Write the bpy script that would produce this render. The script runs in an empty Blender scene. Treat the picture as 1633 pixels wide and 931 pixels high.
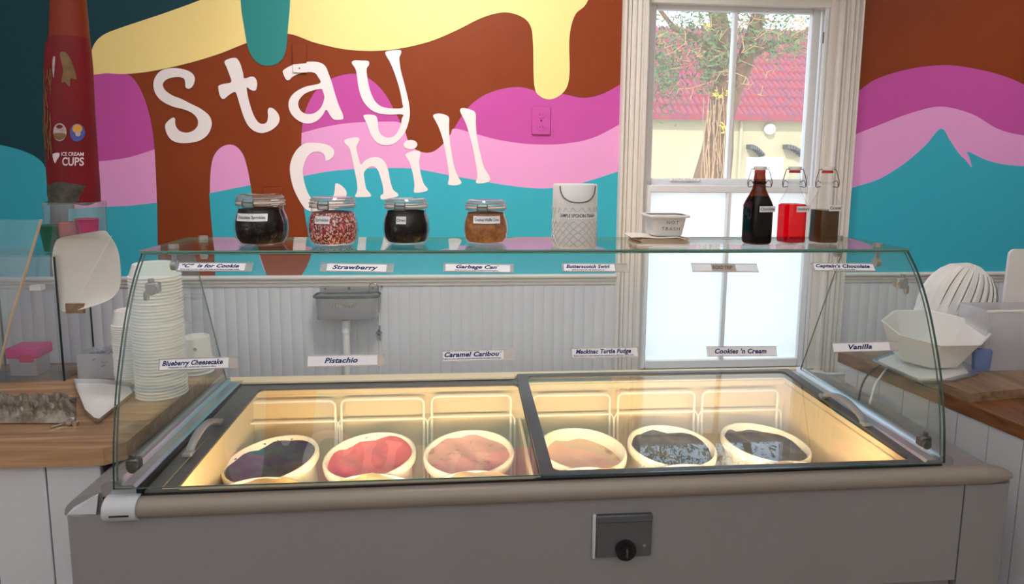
import bpy, bmesh, math, random
from mathutils import Vector, Matrix
random.seed(7)
PI = math.pi
S = bpy.context.scene
COL = S.collection

# ------------------------------------------------------------------ camera
FPX, CX, CY = 1049.329, 828.625, 393.959           # focal length and principal point, 1633x931 frame
RIGHT = Vector((0.99632, -0.0852, 0.00911))
DOWN = Vector((-0.00208, -0.1303, -0.99147))
FWD = Vector((0.08566, 0.98781, -0.13))
EYE = Vector((-0.18911, -1.33654, 0.67173))
cd = bpy.data.cameras.new('camera')
co = bpy.data.objects.new('camera', cd)
COL.objects.link(co)
cd.sensor_width = 36.0
cd.lens = FPX / 1633 * 36
cd.shift_x = -(CX - 816.5) / 1633
cd.shift_y = (CY - 465.5) / 1633
cd.clip_start = 0.02
cd.clip_end = 200
m = Matrix.Identity(4)
for i in range(3):
    m[i][0] = RIGHT[i]; m[i][1] = -DOWN[i]; m[i][2] = -FWD[i]; m[i][3] = EYE[i]
co.matrix_world = m
S.camera = co

# ------------------------------------------------------------------ light
S.view_settings.view_transform = 'Standard'
S.view_settings.look = 'None'
S.view_settings.gamma = 1
S.view_settings.use_curve_mapping = False
S.view_settings.exposure = 0.0

W = bpy.data.worlds.new('sky')
S.world = W
W.use_nodes = True
nt = W.node_tree
bg = nt.nodes['Background']
tc = nt.nodes.new('ShaderNodeTexCoord')
sx = nt.nodes.new('ShaderNodeSeparateXYZ')
rp = nt.nodes.new('ShaderNodeValToRGB')
rp.color_ramp.elements[0].position = 0.0
rp.color_ramp.elements[0].color = (0.95, 0.97, 1.0, 1)
rp.color_ramp.elements[1].position = 0.6
rp.color_ramp.elements[1].color = (0.55, 0.74, 1.0, 1)
nt.links.new(tc.outputs['Generated'], sx.inputs[0])
nt.links.new(sx.outputs[2], rp.inputs[0])
nt.links.new(rp.outputs[0], bg.inputs[0])
bg.inputs[1].default_value = 2.9


def light(name, kind, loc, target, power, color=(1, 1, 1), size=1.0, size_y=None, **kw):
    d = bpy.data.lights.new(name, kind)
    d.energy = power
    d.color = color
    if kind == 'AREA':
        d.size = size
        if size_y:
            d.shape = 'RECTANGLE'; d.size_y = size_y
    for k, v in kw.items():
        setattr(d, k, v)
    o = bpy.data.objects.new(name, d)
    COL.objects.link(o)
    o.location = loc
    o.rotation_euler = (Vector(target) - Vector(loc)).to_track_quat('-Z', 'Y').to_euler()
    return o


light('sun', 'SUN', (0, 0, 20), (6, 14, 8), 3.4, (1.0, 0.93, 0.82), angle=0.02)
light('bounce_fill', 'SPOT', (0.5, -2.6, -0.5), (0.4, -2.4, 2), 370, (0.96, 0.97, 1.0), spot_size=2.3, spot_blend=1.0, shadow_soft_size=0.15)  # added fill behind the camera, bounced off the ceiling to light the room softly
light('bounce_fill', 'SPOT', (-1.9, -1.9, -0.5), (-1.9, -1.8, 2), 270, (0.76, 0.87, 1.0), spot_size=2.3, spot_blend=1.0, shadow_soft_size=0.15)  # cooler added fill at the left, also bounced off the ceiling
light('wall_wash_light', 'SPOT', (-0.30, 0.22, 1.93), (-0.15, 1.32, 0.62), 92, (1.0, 0.97, 0.95), spot_size=2.0, spot_blend=1.0, shadow_soft_size=0.12)
light('wall_wash_light', 'SPOT', (2.1, 0.25, 1.93), (2.2, 1.32, 0.5), 36, (1.0, 0.97, 0.95), spot_size=1.7, spot_blend=1.0, shadow_soft_size=0.12)  # extra fill added to brighten the mural right of the window, no known fixture


# ------------------------------------------------------------------ materials
def lin(c):
    return tuple((x / 255 / 12.92) if x / 255 <= 0.04045 else ((x / 255 + 0.055) / 1.055) ** 2.4 for x in c)


MATS = {}


def mat(name, rgb, rough=0.5, metal=0.0, spec=0.5, var=0.0, scale=8.0, bump=0.0, bscale=60.0, stretch=None, trans=0.0, ior=1.45, alpha=1.0, rgb2=None, coat=0.0, sss=0.0):
    m = bpy.data.materials.new(name)
    m.use_nodes = True
    n = m.node_tree
    b = n.nodes['Principled BSDF']
    c = lin(rgb)
    b.inputs['Base Color'].default_value = (*c, 1)
    b.inputs['Roughness'].default_value = rough
    b.inputs['Metallic'].default_value = metal
    b.inputs['Specular IOR Level'].default_value = spec
    b.inputs['Transmission Weight'].default_value = trans
    b.inputs['IOR'].default_value = ior
    b.inputs['Coat Weight'].default_value = coat
    if alpha < 1:
        b.inputs['Alpha'].default_value = alpha
    t = None
    if var or rgb2 or bump:
        t = n.nodes.new('ShaderNodeTexCoord')
        mp = n.nodes.new('ShaderNodeMapping')
        n.links.new(t.outputs['Object'], mp.inputs[0])
        if stretch:
            mp.inputs['Scale'].default_value = stretch
    if var or rgb2:
        z = n.nodes.new('ShaderNodeTexNoise')
        z.inputs['Scale'].default_value = scale
        z.inputs['Detail'].default_value = 6
        z.inputs['Roughness'].default_value = 0.6
        n.links.new(mp.outputs[0], z.inputs['Vector'])
        r = n.nodes.new('ShaderNodeValToRGB')
        r.color_ramp.elements[0].position = 0.3
        r.color_ramp.elements[1].position = 0.7
        c2 = lin(rgb2) if rgb2 else tuple(x * (1 - var) for x in c)
        r.color_ramp.elements[0].color = (*c2, 1)
        r.color_ramp.elements[1].color = (*c, 1)
        n.links.new(z.outputs['Fac'], r.inputs[0])
        n.links.new(r.outputs[0], b.inputs['Base Color'])
    if bump:
        z2 = n.nodes.new('ShaderNodeTexNoise')
        z2.inputs['Scale'].default_value = bscale
        z2.inputs['Detail'].default_value = 4
        n.links.new(mp.outputs[0], z2.inputs['Vector'])
        bn = n.nodes.new('ShaderNodeBump')
        bn.inputs['Strength'].default_value = bump
        bn.inputs['Distance'].default_value = 0.004
        n.links.new(z2.outputs['Fac'], bn.inputs['Height'])
        n.links.new(bn.outputs[0], b.inputs['Normal'])
    MATS[name] = m
    return m


def glass(name, tint=(1, 1, 1), refl=1.0, rough=0.0, haze=0.0, hazecol=(0.9, 0.9, 0.9), through=0.6):
    """thin clear sheet: straight transmission, Schlick reflection, optional milky scatter"""
    m = bpy.data.materials.new(name)
    m.use_nodes = True
    n = m.node_tree
    n.nodes.remove(n.nodes['Principled BSDF'])
    out = n.nodes['Material Output']
    tr = n.nodes.new('ShaderNodeBsdfTransparent')
    tr.inputs[0].default_value = (*tint, 1)
    gl = n.nodes.new('ShaderNodeBsdfGlossy')
    gl.inputs['Roughness'].default_value = rough
    lw = n.nodes.new('ShaderNodeLayerWeight')
    lw.inputs['Blend'].default_value = 0.5
    p = n.nodes.new('ShaderNodeMath'); p.operation = 'POWER'; p.inputs[1].default_value = 5
    n.links.new(lw.outputs['Facing'], p.inputs[0])
    ma = n.nodes.new('ShaderNodeMath'); ma.operation = 'MULTIPLY_ADD'
    ma.inputs[1].default_value = 0.96 * refl; ma.inputs[2].default_value = 0.04 * refl
    n.links.new(p.outputs[0], ma.inputs[0])
    mx = n.nodes.new('ShaderNodeMixShader')
    n.links.new(ma.outputs[0], mx.inputs[0])
    base = tr
    if haze:
        di = n.nodes.new('ShaderNodeBsdfDiffuse'); di.inputs[0].default_value = (*hazecol, 1)
        tl = n.nodes.new('ShaderNodeBsdfTranslucent'); tl.inputs[0].default_value = (*hazecol, 1)
        ad = n.nodes.new('ShaderNodeMixShader'); ad.inputs[0].default_value = through
        n.links.new(di.outputs[0], ad.inputs[1]); n.links.new(tl.outputs[0], ad.inputs[2])
        m2 = n.nodes.new('ShaderNodeMixShader'); m2.inputs[0].default_value = haze
        n.links.new(tr.outputs[0], m2.inputs[1]); n.links.new(ad.outputs[0], m2.inputs[2])
        base = m2
    n.links.new(base.outputs[0], mx.inputs[1])
    n.links.new(gl.outputs[0], mx.inputs[2])
    n.links.new(mx.outputs[0], out.inputs[0])
    MATS[name] = m
    return m


def wood(name, c1, c2, along='X', scale=1.0):
    m = bpy.data.materials.new(name)
    m.use_nodes = True
    n = m.node_tree
    b = n.nodes['Principled BSDF']
    t = n.nodes.new('ShaderNodeTexCoord')
    mp = n.nodes.new('ShaderNodeMapping')
    n.links.new(t.outputs['Object'], mp.inputs[0])
    s = [22 * scale] * 3
    s['XYZ'.index(along)] = 1.6 * scale
    mp.inputs['Scale'].default_value = s
    z = n.nodes.new('ShaderNodeTexNoise')
    z.inputs['Scale'].default_value = 2.2
    z.inputs['Detail'].default_value = 8
    z.inputs['Distortion'].default_value = 0.6
    n.links.new(mp.outputs[0], z.inputs['Vector'])
    r = n.nodes.new('ShaderNodeValToRGB')
    r.color_ramp.elements[0].position = 0.33
    r.color_ramp.elements[1].position = 0.66
    r.color_ramp.elements[0].color = (*lin(c2), 1)
    r.color_ramp.elements[1].color = (*lin(c1), 1)
    n.links.new(z.outputs['Fac'], r.inputs[0])
    oi = n.nodes.new('ShaderNodeObjectInfo')
    hs = n.nodes.new('ShaderNodeHueSaturation')
    mr = n.nodes.new('ShaderNodeMapRange')
    mr.inputs[3].default_value = 0.82; mr.inputs[4].default_value = 1.15
    n.links.new(oi.outputs['Random'], mr.inputs[0])
    n.links.new(mr.outputs[0], hs.inputs['Value'])
    n.links.new(r.outputs[0], hs.inputs['Color'])
    n.links.new(hs.outputs[0], b.inputs['Base Color'])
    b.inputs['Roughness'].default_value = 0.38
    MATS[name] = m
    return m


# paint
mat('paint_brown', (138, 60, 24), 0.5, spec=0.25, var=0.12, scale=3, bump=0.06, bscale=90)
mat('paint_teal', (58, 174, 196), 0.5, spec=0.25, bump=0.06, bscale=90)
mat('paint_sea_green', (48, 136, 134), 0.5, spec=0.25, bump=0.06, bscale=90)
mat('paint_deep_teal', (22, 66, 76), 0.5, spec=0.25, bump=0.06, bscale=90)
mat('paint_pink', (232, 160, 214), 0.5, spec=0.25, bump=0.06, bscale=90)
mat('paint_magenta', (196, 82, 164), 0.5, spec=0.25, bump=0.06, bscale=90)
mat('paint_yellow', (250, 224, 148), 0.5, spec=0.25, bump=0.06, bscale=90)
mat('paint_white', (242, 232, 234), 0.5, spec=0.25, bump=0.06, bscale=90)
mat('plaster_cream', (226, 220, 212), 0.7, var=0.05)
mat('wainscot_white', (214, 212, 216), 0.42, var=0.04, scale=5)
mat('trim_white', (224, 217, 210), 0.4)
mat('sash_white', (228, 228, 230), 0.4)
mat('ceiling_white', (240, 238, 234), 0.8, var=0.03)
mat('floor_tile', (150, 132, 116), 0.4, var=0.15, scale=4)
# metals and plastics
mat('cabinet_grey', (146, 142, 142), 0.38, var=0.07, scale=2.2, spec=0.4)
mat('cabinet_light_grey', (200, 200, 204), 0.4, var=0.05)
mat('aluminium', (196, 198, 202), 0.28, 0.85, var=0.08, scale=20, stretch=(1, 0.1, 1))
mat('lid_frame_grey', (92, 91, 95), 0.4, 0.1, var=0.08)
mat('bumper_taupe', (150, 138, 126), 0.36, var=0.05, scale=4)
mat('dark_gap', (22, 21, 22), 0.7)
mat('black_rubber', (28, 27, 28), 0.5)
mat('black_plastic', (24, 23, 24), 0.3)
mat('steel', (182, 178, 176), 0.38, 0.7, var=0.08, scale=20)
mat('steel_dark', (120, 116, 112), 0.3, 0.9, var=0.1, scale=20)
mat('chrome', (210, 205, 198), 0.12, 1.0)
mat('wire_white', (246, 240, 228), 0.35)
mat('liner_cream', (228, 208, 172), 0.45, var=0.05, scale=4)
mat('tub_white', (242, 234, 220), 0.4, var=0.03, scale=8)
mat('plastic_white', (236, 232, 228), 0.35, var=0.03, scale=8)
mat('plastic_grey_white', (206, 204, 206), 0.4, var=0.03)
mat('paper_white', (242, 238, 240), 0.7)
mat('paper_cup', (238, 234, 230), 0.55)
mat('ink_navy', (18, 28, 92), 0.6)
mat('ink_black', (24, 22, 24), 0.6)
mat('ink_grey', (96, 92, 90), 0.6)
mat('ink_blue', (66, 92, 160), 0.6)
mat('pvc_white', (232, 228, 222), 0.35)
mat('handle_grey', (150, 148, 152), 0.35, spec=0.5)
# glass
glass('clear_glass', (0.965, 0.985, 0.975))
glass('window_glass', (0.97, 0.985, 0.99), haze=0.11, hazecol=(0.93, 0.95, 0.98))
glass('lid_glass', (0.96, 0.98, 0.97), refl=1.9)
glass('jar_glass', (0.97, 0.98, 0.98), refl=1.2)
glass('acrylic', (0.96, 0.97, 0.98), haze=0.08)
glass('collar_plastic', (0.96, 0.96, 0.97), refl=1.6, haze=0.16, hazecol=(0.9, 0.88, 0.9))
glass('bin_plastic', (0.97, 0.97, 0.98), haze=0.4, hazecol=(0.9, 0.9, 0.92))
glass('cloudy_plastic', (0.95, 0.96, 0.98), haze=0.62, hazecol=(0.86, 0.86, 0.88))
glass('frosted_film', (0.98, 0.98, 1.0), rough=0.3, haze=0.95, hazecol=(0.99, 0.97, 0.945), through=0.9)
mat('glass_edge', (34, 80, 72), 0.2, spec=0.6, var=0.25, scale=14)
mat('glass_edge_light', (112, 164, 150), 0.2, spec=0.6, var=0.2, scale=14)
mat('glass_edge_dark', (24, 44, 44), 0.25)
mat('glass_edge_thin', (84, 104, 100), 0.25)
wood('butcher_block', (186, 146, 108), (142, 102, 70), 'X')
wood('butcher_block_front', (170, 116, 72), (120, 76, 44), 'X')
wood('walnut_edge', (134, 84, 46), (92, 54, 26), 'Y')
wood('board_wood', (160, 128, 100), (122, 94, 70), 'Y')


# ------------------------------------------------------------------ mesh builder
class B:
    def __init__(self):
        self.v, self.f, self.mi = [], [], []

    def add(self, vs, fs, mi=0):
        k = len(self.v)
        self.v += [tuple(p) for p in vs]
        self.f += [tuple(i + k for i in f) for f in fs]
        self.mi += [mi] * len(fs) if isinstance(mi, int) else list(mi)
        return self

    def box(self, x0, x1, y0, y1, z0, z1, bev=0.0, mi=0, seg=1, M=None):
        if bev <= 0:
            vs = [(x, y, z) for z in (z0, z1) for y in (y0, y1) for x in (x0, x1)]
            fs = [(0, 2, 3, 1), (4, 5, 7, 6), (0, 1, 5, 4), (2, 6, 7, 3), (0, 4, 6, 2), (1, 3, 7, 5)]
        else:
            bm = bmesh.new()
            bmesh.ops.create_cube(bm, size=1)
            for p in bm.verts:
                p.co = ((x0 + x1) / 2 + p.co.x * (x1 - x0), (y0 + y1) / 2 + p.co.y * (y1 - y0), (z0 + z1) / 2 + p.co.z * (z1 - z0))
            bmesh.ops.bevel(bm, geom=bm.edges[:], offset=bev, segments=seg, affect='EDGES', profile=0.5)
            bm.verts.index_update()
            vs = [tuple(p.co) for p in bm.verts]
            fs = [tuple(p.index for p in q.verts) for q in bm.faces]
            bm.free()
        if M is not None:
            vs = [tuple(M @ Vector(p)) for p in vs]
        return self.add(vs, fs, mi)

    def loft(self, rings, cap0=True, cap1=True, mi=0, closed=True):
        n = len(rings[0])
        vs = [p for r in rings for p in r]
        fs = []
        for i in range(len(rings) - 1):
            for j in range(n if closed else n - 1):
                k = (j + 1) % n
                fs.append((i * n + j, i * n + k, (i + 1) * n + k, (i + 1) * n + j))
        if cap0:
            fs.append(tuple(reversed(range(n))))
        if cap1:
            fs.append(tuple(range((len(rings) - 1) * n, len(rings) * n)))
        return self.add(vs, fs, mi)

    def lathe(self, prof, c=(0, 0, 0), seg=32, cap0=True, cap1=True, mi=0, ex=2.0, sy=1.0, M=None):
        """prof: (radius, z) pairs or (rx, z, ry, exponent) for super-ellipse sections"""
        rings = []
        for p in prof:
            rx, z = p[0], p[1]
            ry = p[2] if len(p) > 2 else rx * sy
            e = p[3] if len(p) > 3 else ex
            r = []
            for j in range(seg):
                a = 2 * PI * (j + 0.5) / seg
                ca, sa = math.cos(a), math.sin(a)
                q = Vector((rx * math.copysign(abs(ca) ** (2 / e), ca), ry * math.copysign(abs(sa) ** (2 / e), sa), z))
                if M is not None:
                    q = M @ q
                r.append(tuple(q + Vector(c)))
            rings.append(r)
        return self.loft(rings, cap0, cap1, mi)

    def tube(self, pts, r, seg=8, closed=False, mi=0, cap=True):
        pts = [Vector(p) for p in pts]
        n = len(pts)
        rad = r if isinstance(r, (list, tuple)) else [r] * n
        tang = []
        for i in range(n):
            a = pts[(i - 1) % n] if (closed or i > 0) else pts[i]
            b = pts[(i + 1) % n] if (closed or i < n - 1) else pts[i]
            d = (b - a)
            tang.append(d.normalized() if d.length > 1e-9 else Vector((0, 0, 1)))
        up = Vector((0, 0, 1)) if abs(tang[0].z) < 0.9 else Vector((1, 0, 0))
        nrm = (up - tang[0] * up.dot(tang[0])).normalized()
        rings = []
        for i in range(n):
            nrm = nrm - tang[i] * nrm.dot(tang[i])
            if nrm.length < 1e-6:
                nrm = tang[i].orthogonal()
            nrm.normalize()
            bi = tang[i].cross(nrm)
            rings.append([tuple(pts[i] + (nrm * math.cos(2 * PI * j / seg) + bi * math.sin(2 * PI * j / seg)) * rad[i]) for j in range(seg)])
        if closed:
            rings.append(rings[0])
            return self.loft(rings, False, False, mi)
        return self.loft(rings, cap, cap, mi)

    def cyl(self, a, b, r, seg=16, mi=0, r2=None):
        return self.tube([a, b], [r, r2 if r2 is not None else r], seg, mi=mi)

    def prism(self, poly, axis, a, b, mi=0, mside=None):
        """poly: 2D points in the two other axes (in xyz order); extruded from a to b on axis"""
        def mk(p, t):
            q = list(p); q.insert(axis, t); return tuple(q)
        n = len(poly)
        vs = [mk(p, a) for p in poly] + [mk(p, b) for p in poly]
        fs = [tuple(reversed(range(n))), tuple(range(n, 2 * n))] + [(j, (j + 1) % n, n + (j + 1) % n, n + j) for j in range(n)]
        ms = mi if mside is None else mside
        return self.add(vs, fs, [mi, mi] + [ms] * n)

    def sphere(self, c, r, seg=16, rings=10, mi=0, sc=(1, 1, 1)):
        rr = []
        for i in range(1, rings):
            t = PI * i / rings
            rr.append([(c[0] + sc[0] * r * math.sin(t) * math.cos(2 * PI * j / seg), c[1] + sc[1] * r * math.sin(t) * math.sin(2 * PI * j / seg), c[2] - sc[2] * r * math.cos(t)) for j in range(seg)])
        return self.loft(rr, True, True, mi)

    def mesh(self, name, mats, origin=None, smooth=True, angle=0.7):
        me = bpy.data.meshes.new(name)
        vs = self.v
        if origin is not None:
            inv = origin
            vs = [tuple(inv @ Vector(p)) for p in vs]
        me.from_pydata(vs, [], self.f)
        for q in (mats if isinstance(mats, (list, tuple)) else [mats]):
            me.materials.append(MATS[q])
        me.polygons.foreach_set('material_index', self.mi)
        bm = bmesh.new(); bm.from_mesh(me)
        bmesh.ops.recalc_face_normals(bm, faces=bm.faces[:])
        bm.to_mesh(me); bm.free()
        if smooth:
            me.shade_smooth()
            me.set_sharp_from_angle(angle=angle)
        me.update()
        return me


def link(name, me, parent=None):
    o = bpy.data.objects.new(name, me)
    COL.objects.link(o)
    if parent is not None:
        o.parent = parent
    return o


def wmat(p):
    M = Matrix.Identity(4)
    while p is not None:
        M = p.matrix_basis @ M
        p = p.parent
    return M


def part(name, b, mats, parent, smooth=True, angle=0.7, kind=None):
    """link builder b (world coordinates) as one mesh object under parent"""
    o = link(name, b.mesh(name, mats, wmat(parent).inverted() if parent is not None else None, smooth, angle), parent)
    if kind:
        o['kind'] = kind
    return o


def tag(o, label=None, cat=None, group=None, kind=None):
    if label: o['label'] = label
    if cat: o['category'] = cat
    if group: o['group'] = group
    if kind: o['kind'] = kind
    return o


def thing(name, label, cat, loc=(0, 0, 0), rot=(0, 0, 0), group=None):
    o = bpy.data.objects.new(name, None)
    COL.objects.link(o)
    o.empty_display_size = 0.02
    o.location = loc
    o.rotation_euler = rot
    return tag(o, label, cat, group)


def struct(name, b=None, mats=None, loc=(0, 0, 0)):
    if b is None:
        o = bpy.data.objects.new(name, None); COL.objects.link(o); o.location = loc
        o.empty_display_size = 0.05
    else:
        o = part(name, b, mats, None)
    o['kind'] = 'structure'
    return o


def copy_tree(o, parent=None):
    c = o.copy()
    COL.objects.link(c)
    c.parent = parent
    for ch in list(o.children):
        copy_tree(ch, c)
    return c


# pixel of the 1633x931 photograph -> point on a plane of the room
def ray(u, v):
    return RIGHT * ((u - CX) / FPX) + DOWN * ((v - CY) / FPX) + FWD


def at(u, v, ax, val):
    d = ray(u, v)
    return EYE + d * ((val - EYE[ax]) / d[ax])


def cat_rom(pts, n=6, closed=True):
    out = []
    k = len(pts)
    rng = range(k) if closed else range(k - 1)
    for i in rng:
        if closed:
            p0, p1, p2, p3 = pts[(i - 1) % k], pts[i], pts[(i + 1) % k], pts[(i + 2) % k]
        else:
            p0, p1, p2, p3 = pts[max(i - 1, 0)], pts[i], pts[i + 1], pts[min(i + 2, k - 1)]
        for j in range(n):
            t = j / n
            out.append(tuple(0.5 * (2 * b + (c - a) * t + (2 * a - 5 * b + 4 * c - d) * t * t + (-a + 3 * b - 3 * c + d) * t ** 3) for a, b, c, d in zip(p0, p1, p2, p3)))
    if not closed:
        out.append(tuple(pts[-1]))
    return out


def flat(loops, thick=0.0):
    """closed 2D loops (holes allowed) -> verts, faces of a filled plate in XY, via a 2D curve"""
    cu = bpy.data.curves.new('shape', 'CURVE')
    cu.dimensions = '2D'
    cu.fill_mode = 'BOTH'
    cu.extrude = thick / 2
    for lp in loops:
        sp = cu.splines.new('POLY')
        sp.points.add(len(lp) - 1)
        for q, p in zip(sp.points, lp):
            q.co = (p[0], p[1], 0, 1)
        sp.use_cyclic_u = True
    return curve_geo(cu)


def curve_geo(cu):
    o = bpy.data.objects.new('shape', cu)
    COL.objects.link(o)
    dg = bpy.context.evaluated_depsgraph_get()
    dg.update()
    me = bpy.data.meshes.new_from_object(o.evaluated_get(dg))
    vs = [tuple(p.co) for p in me.vertices]
    fs = [tuple(p.vertices) for p in me.polygons]
    bpy.data.objects.remove(o)
    bpy.data.curves.remove(cu)
    bpy.data.meshes.remove(me)
    return vs, fs


def text_geo(s, size=1.0, shear=0.0, bold=0.0, sp=1.0, width=None, xs=1.0, thick=0.0):
    cu = bpy.data.curves.new('text', 'FONT')
    cu.body = s
    cu.size = size
    cu.shear = shear
    cu.offset = bold
    cu.space_character = sp
    cu.align_x = 'CENTER'
    cu.align_y = 'CENTER'
    cu.resolution_u = 3
    cu.extrude = thick / 2
    cu.fill_mode = 'BOTH' if thick else 'FRONT'
    vs, fs = curve_geo(cu)
    if not vs:
        return vs, fs
    x0 = min(p[0] for p in vs); x1 = max(p[0] for p in vs)
    k = xs if width is None else width / (x1 - x0)
    mx = (x0 + x1) / 2
    return [((p[0] - mx) * k, p[1], p[2]) for p in vs], fs


def put(vs, o, ex, ey, ez):
    return [tuple(Vector(o) + ex * p[0] + ey * p[1] + ez * p[2]) for p in vs]


XV, YV, ZV = Vector((1, 0, 0)), Vector((0, 1, 0)), Vector((0, 0, 1))
WY = 1.32                 # room face of the mural wall
FZ = -0.88                # floor height; the cabinet rim is z = 0
CZ = 2.0
WXL, WXR = -2.7, 3.0      # side walls
WO = (0.545, 1.330, -0.215, 1.335)   # window opening x0 x1 z0 z1

# ------------------------------------------------------------------ setting
struct('floor', B().box(WXL - 0.1, WXR + 0.1, -4.1, WY + 0.12, FZ - 0.1, FZ), 'floor_tile')
struct('ceiling', B().box(WXL - 0.1, WXR + 0.1, -4.1, WY + 0.12, CZ, CZ + 0.1), 'ceiling_white')
struct('wall_left', B().box(WXL - 0.1, WXL, -4.1, WY + 0.12, FZ, CZ), 'plaster_cream')
struct('wall_right', B().box(WXR, WXR + 0.1, -4.1, WY + 0.12, FZ, CZ), 'plaster_cream')
struct('wall_front', B().box(WXL, WXR, -4.1, -4.0, FZ, CZ), 'plaster_cream')
b = B()
T = 0.12
b.box(WXL, WO[0], WY, WY + T, FZ, CZ)
b.box(WO[1], WXR, WY, WY + T, FZ, CZ)
b.box(WO[0], WO[1], WY, WY + T, FZ, WO[2])
b.box(WO[0], WO[1], WY, WY + T, WO[3], CZ)
wall = struct('wall_back', b, 'paint_brown')

RAILZ = 0.172


def wpt(p):
    q = at(p[0], p[1], 1, WY)
    return (q.x, q.z)


def paint(name, pts, matname, layer, smooth=6, holes=(), label=None, corners=None, clipz=RAILZ + 0.01):
    lo = [wpt(p) for p in pts]
    if corners is not None:       # smooth the first `corners` points as an open curve, the rest are straight
        lo = cat_rom(lo[:corners], smooth, False) + lo[corners:]
    else:
        lo = cat_rom(lo, smooth)
    loops = [[(x, max(z, clipz)) for x, z in lo]] + [cat_rom([wpt(p) for p in h], smooth) for h in holes]
    vs, fs = flat(loops, 0.0006)
    bb = B().add(put(vs, (0, WY - 0.0004 - 0.0005 * layer, 0), XV, ZV, -YV), fs)
    o = part(name, bb, matname, wall, smooth=False)
    if label:
        o['label'] = label
    return o


def band(curve, close, matname, layer, label):
    return paint('paint_band', curve + close, matname, layer, corners=len(curve), label=label)


# left half of the mural
band([(-284, -80), (432, -80)], [(432, 60), (146, 130), (146, 460), (-284, 460)], 'paint_deep_teal', 1, 'dark teal paint at the upper left')
band([(-284, 226), (-90, 220), (-20, 228), (10, 233), (38, 241), (60, 252), (73, 268), (79, 300), (80, 340)], [(80, 450), (-284, 450)], 'paint_teal', 2, 'teal wave at the far left')
band([(120, 117), (180, 117), (205, 119), (222, 138), (235, 170), (243, 205), (247, 240), (248, 262)], [(120, 264)], 'paint_magenta', 2, 'magenta scoop left of the brown drip')
band([(110, 259), (160, 257), (205, 251), (247, 238)], [(249, 280), (251, 334), (120, 336)], 'paint_pink', 3, 'pink wave left of the brown drip')
band([(110, 333), (160, 330), (205, 328), (251, 323)], [(252, 400), (253, 450), (110, 450)], 'paint_teal', 4, 'teal wave left of the brown drip')
M = [(480, 300), (480, 250), (481, 215), (486, 180), (500, 150), (520, 130), (545, 120), (568, 118), (590, 126), (612, 147), (630, 178), (641, 200), (650, 222), (660, 236), (675, 243), (690, 242), (704, 232), (718, 215), (735, 187), (750, 168), (772, 152), (800, 142), (830, 139), (860, 146), (898, 150), (930, 156), (960, 150), (990, 134), (1012, 120)]
band(M, [(1012, 310), (480, 310)], 'paint_magenta', 1, 'magenta humps behind the lettering')
band([(481, 212), (520, 202), (560, 196), (610, 194), (640, 197), (650, 222), (660, 236), (675, 243), (690, 242), (704, 232), (718, 215), (725, 205), (760, 214), (800, 224), (850, 230), (900, 229), (950, 218), (1012, 184)], [(1012, 312), (480, 312)], 'paint_pink', 2, 'pink band below the magenta humps')
band([(479, 282), (520, 274), (560, 270), (610, 268), (660, 269), (720, 280), (760, 287), (800, 294), (850, 300), (890, 299), (930, 291), (990, 272), (1012, 266)], [(1012, 450), (474, 450), (488, 428), (495, 412), (497, 403), (491, 370), (483, 320)], 'paint_teal', 3, 'teal band along the chair rail')
band([(344, 450), (342, 400), (337, 350), (335, 307), (336, 275), (340, 252), (349, 238), (362, 231), (376, 233), (388, 247), (395, 270), (400, 296)], [(407, 350), (413, 403), (425, 437), (430, 450)], 'paint_pink', 2, 'pink arch between the brown drips')
band([(334, 308), (365, 302), (400, 295)], [(407, 350), (413, 403), (419, 425), (427, 440), (430, 450), (344, 450), (342, 400), (337, 350)], 'paint_teal', 3, 'teal foot of the pink arch')
yel = [(146, 118), (145, 100), (149, 74), (165, 56), (200, 42), (260, 22), (320, 0), (372, -24), (430, -60)]
yel2 = [(960, -80), (938, 0), (917, 24), (908, 60), (908, 118), (901, 144), (881, 158), (862, 154), (852, 136), (850, 70), (846, 42), (832, 27), (805, 20), (770, 28), (725, 50), (680, 68), (620, 80), (560, 80), (505, 69), (460, 54), (420, 60), (385, 72), (350, 86), (300, 101), (240, 114), (200, 118), (170, 117)]
paint('paint_band', yel + yel2, 'paint_yellow', 3, label='yellow icing drips along the top')
paint('paint_band', [(382, -90), (384, 0), (389, 40), (397, 80), (411, 100), (430, 105), (447, 98), (456, 80), (460, 40), (463, 0), (466, -90)], 'paint_sea_green', 4, label='sea green drip over the yellow icing')
# right of the window
band([(1340, 170), (1372, 143), (1400, 125), (1450, 110), (1500, 104), (1540, 107), (1590, 118), (1633, 135), (1720, 180)], [(1720, 330), (1340, 330)], 'paint_magenta', 1, 'magenta wave right of the window')
band([(1330, 232), (1360, 216), (1400, 200), (1450, 181), (1500, 170), (1550, 182), (1590, 205), (1633, 216), (1720, 225)], [(1720, 330), (1330, 330)], 'paint_pink', 2, 'pink wave right of the window')
band([(1330, 312), (1357, 300), (1400, 286), (1440, 262), (1475, 232), (1500, 205), (1515, 225), (1528, 244), (1540, 256), (1549, 267), (1546, 252), (1543, 242), (1572, 255), (1600, 262), (1633, 265), (1720, 268)], [(1720, 460), (1330, 460)], 'paint_teal', 3, 'teal peak right of the window')


def letter(pts, ox, oy, k, holes=(), label=None):
    f = lambda q: [(ox + x / k, oy + y / k) for x, y in q]
    return paint('painted_letter', f(pts), 'paint_white', 6, 4, [f(h) for h in holes], label)


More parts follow.
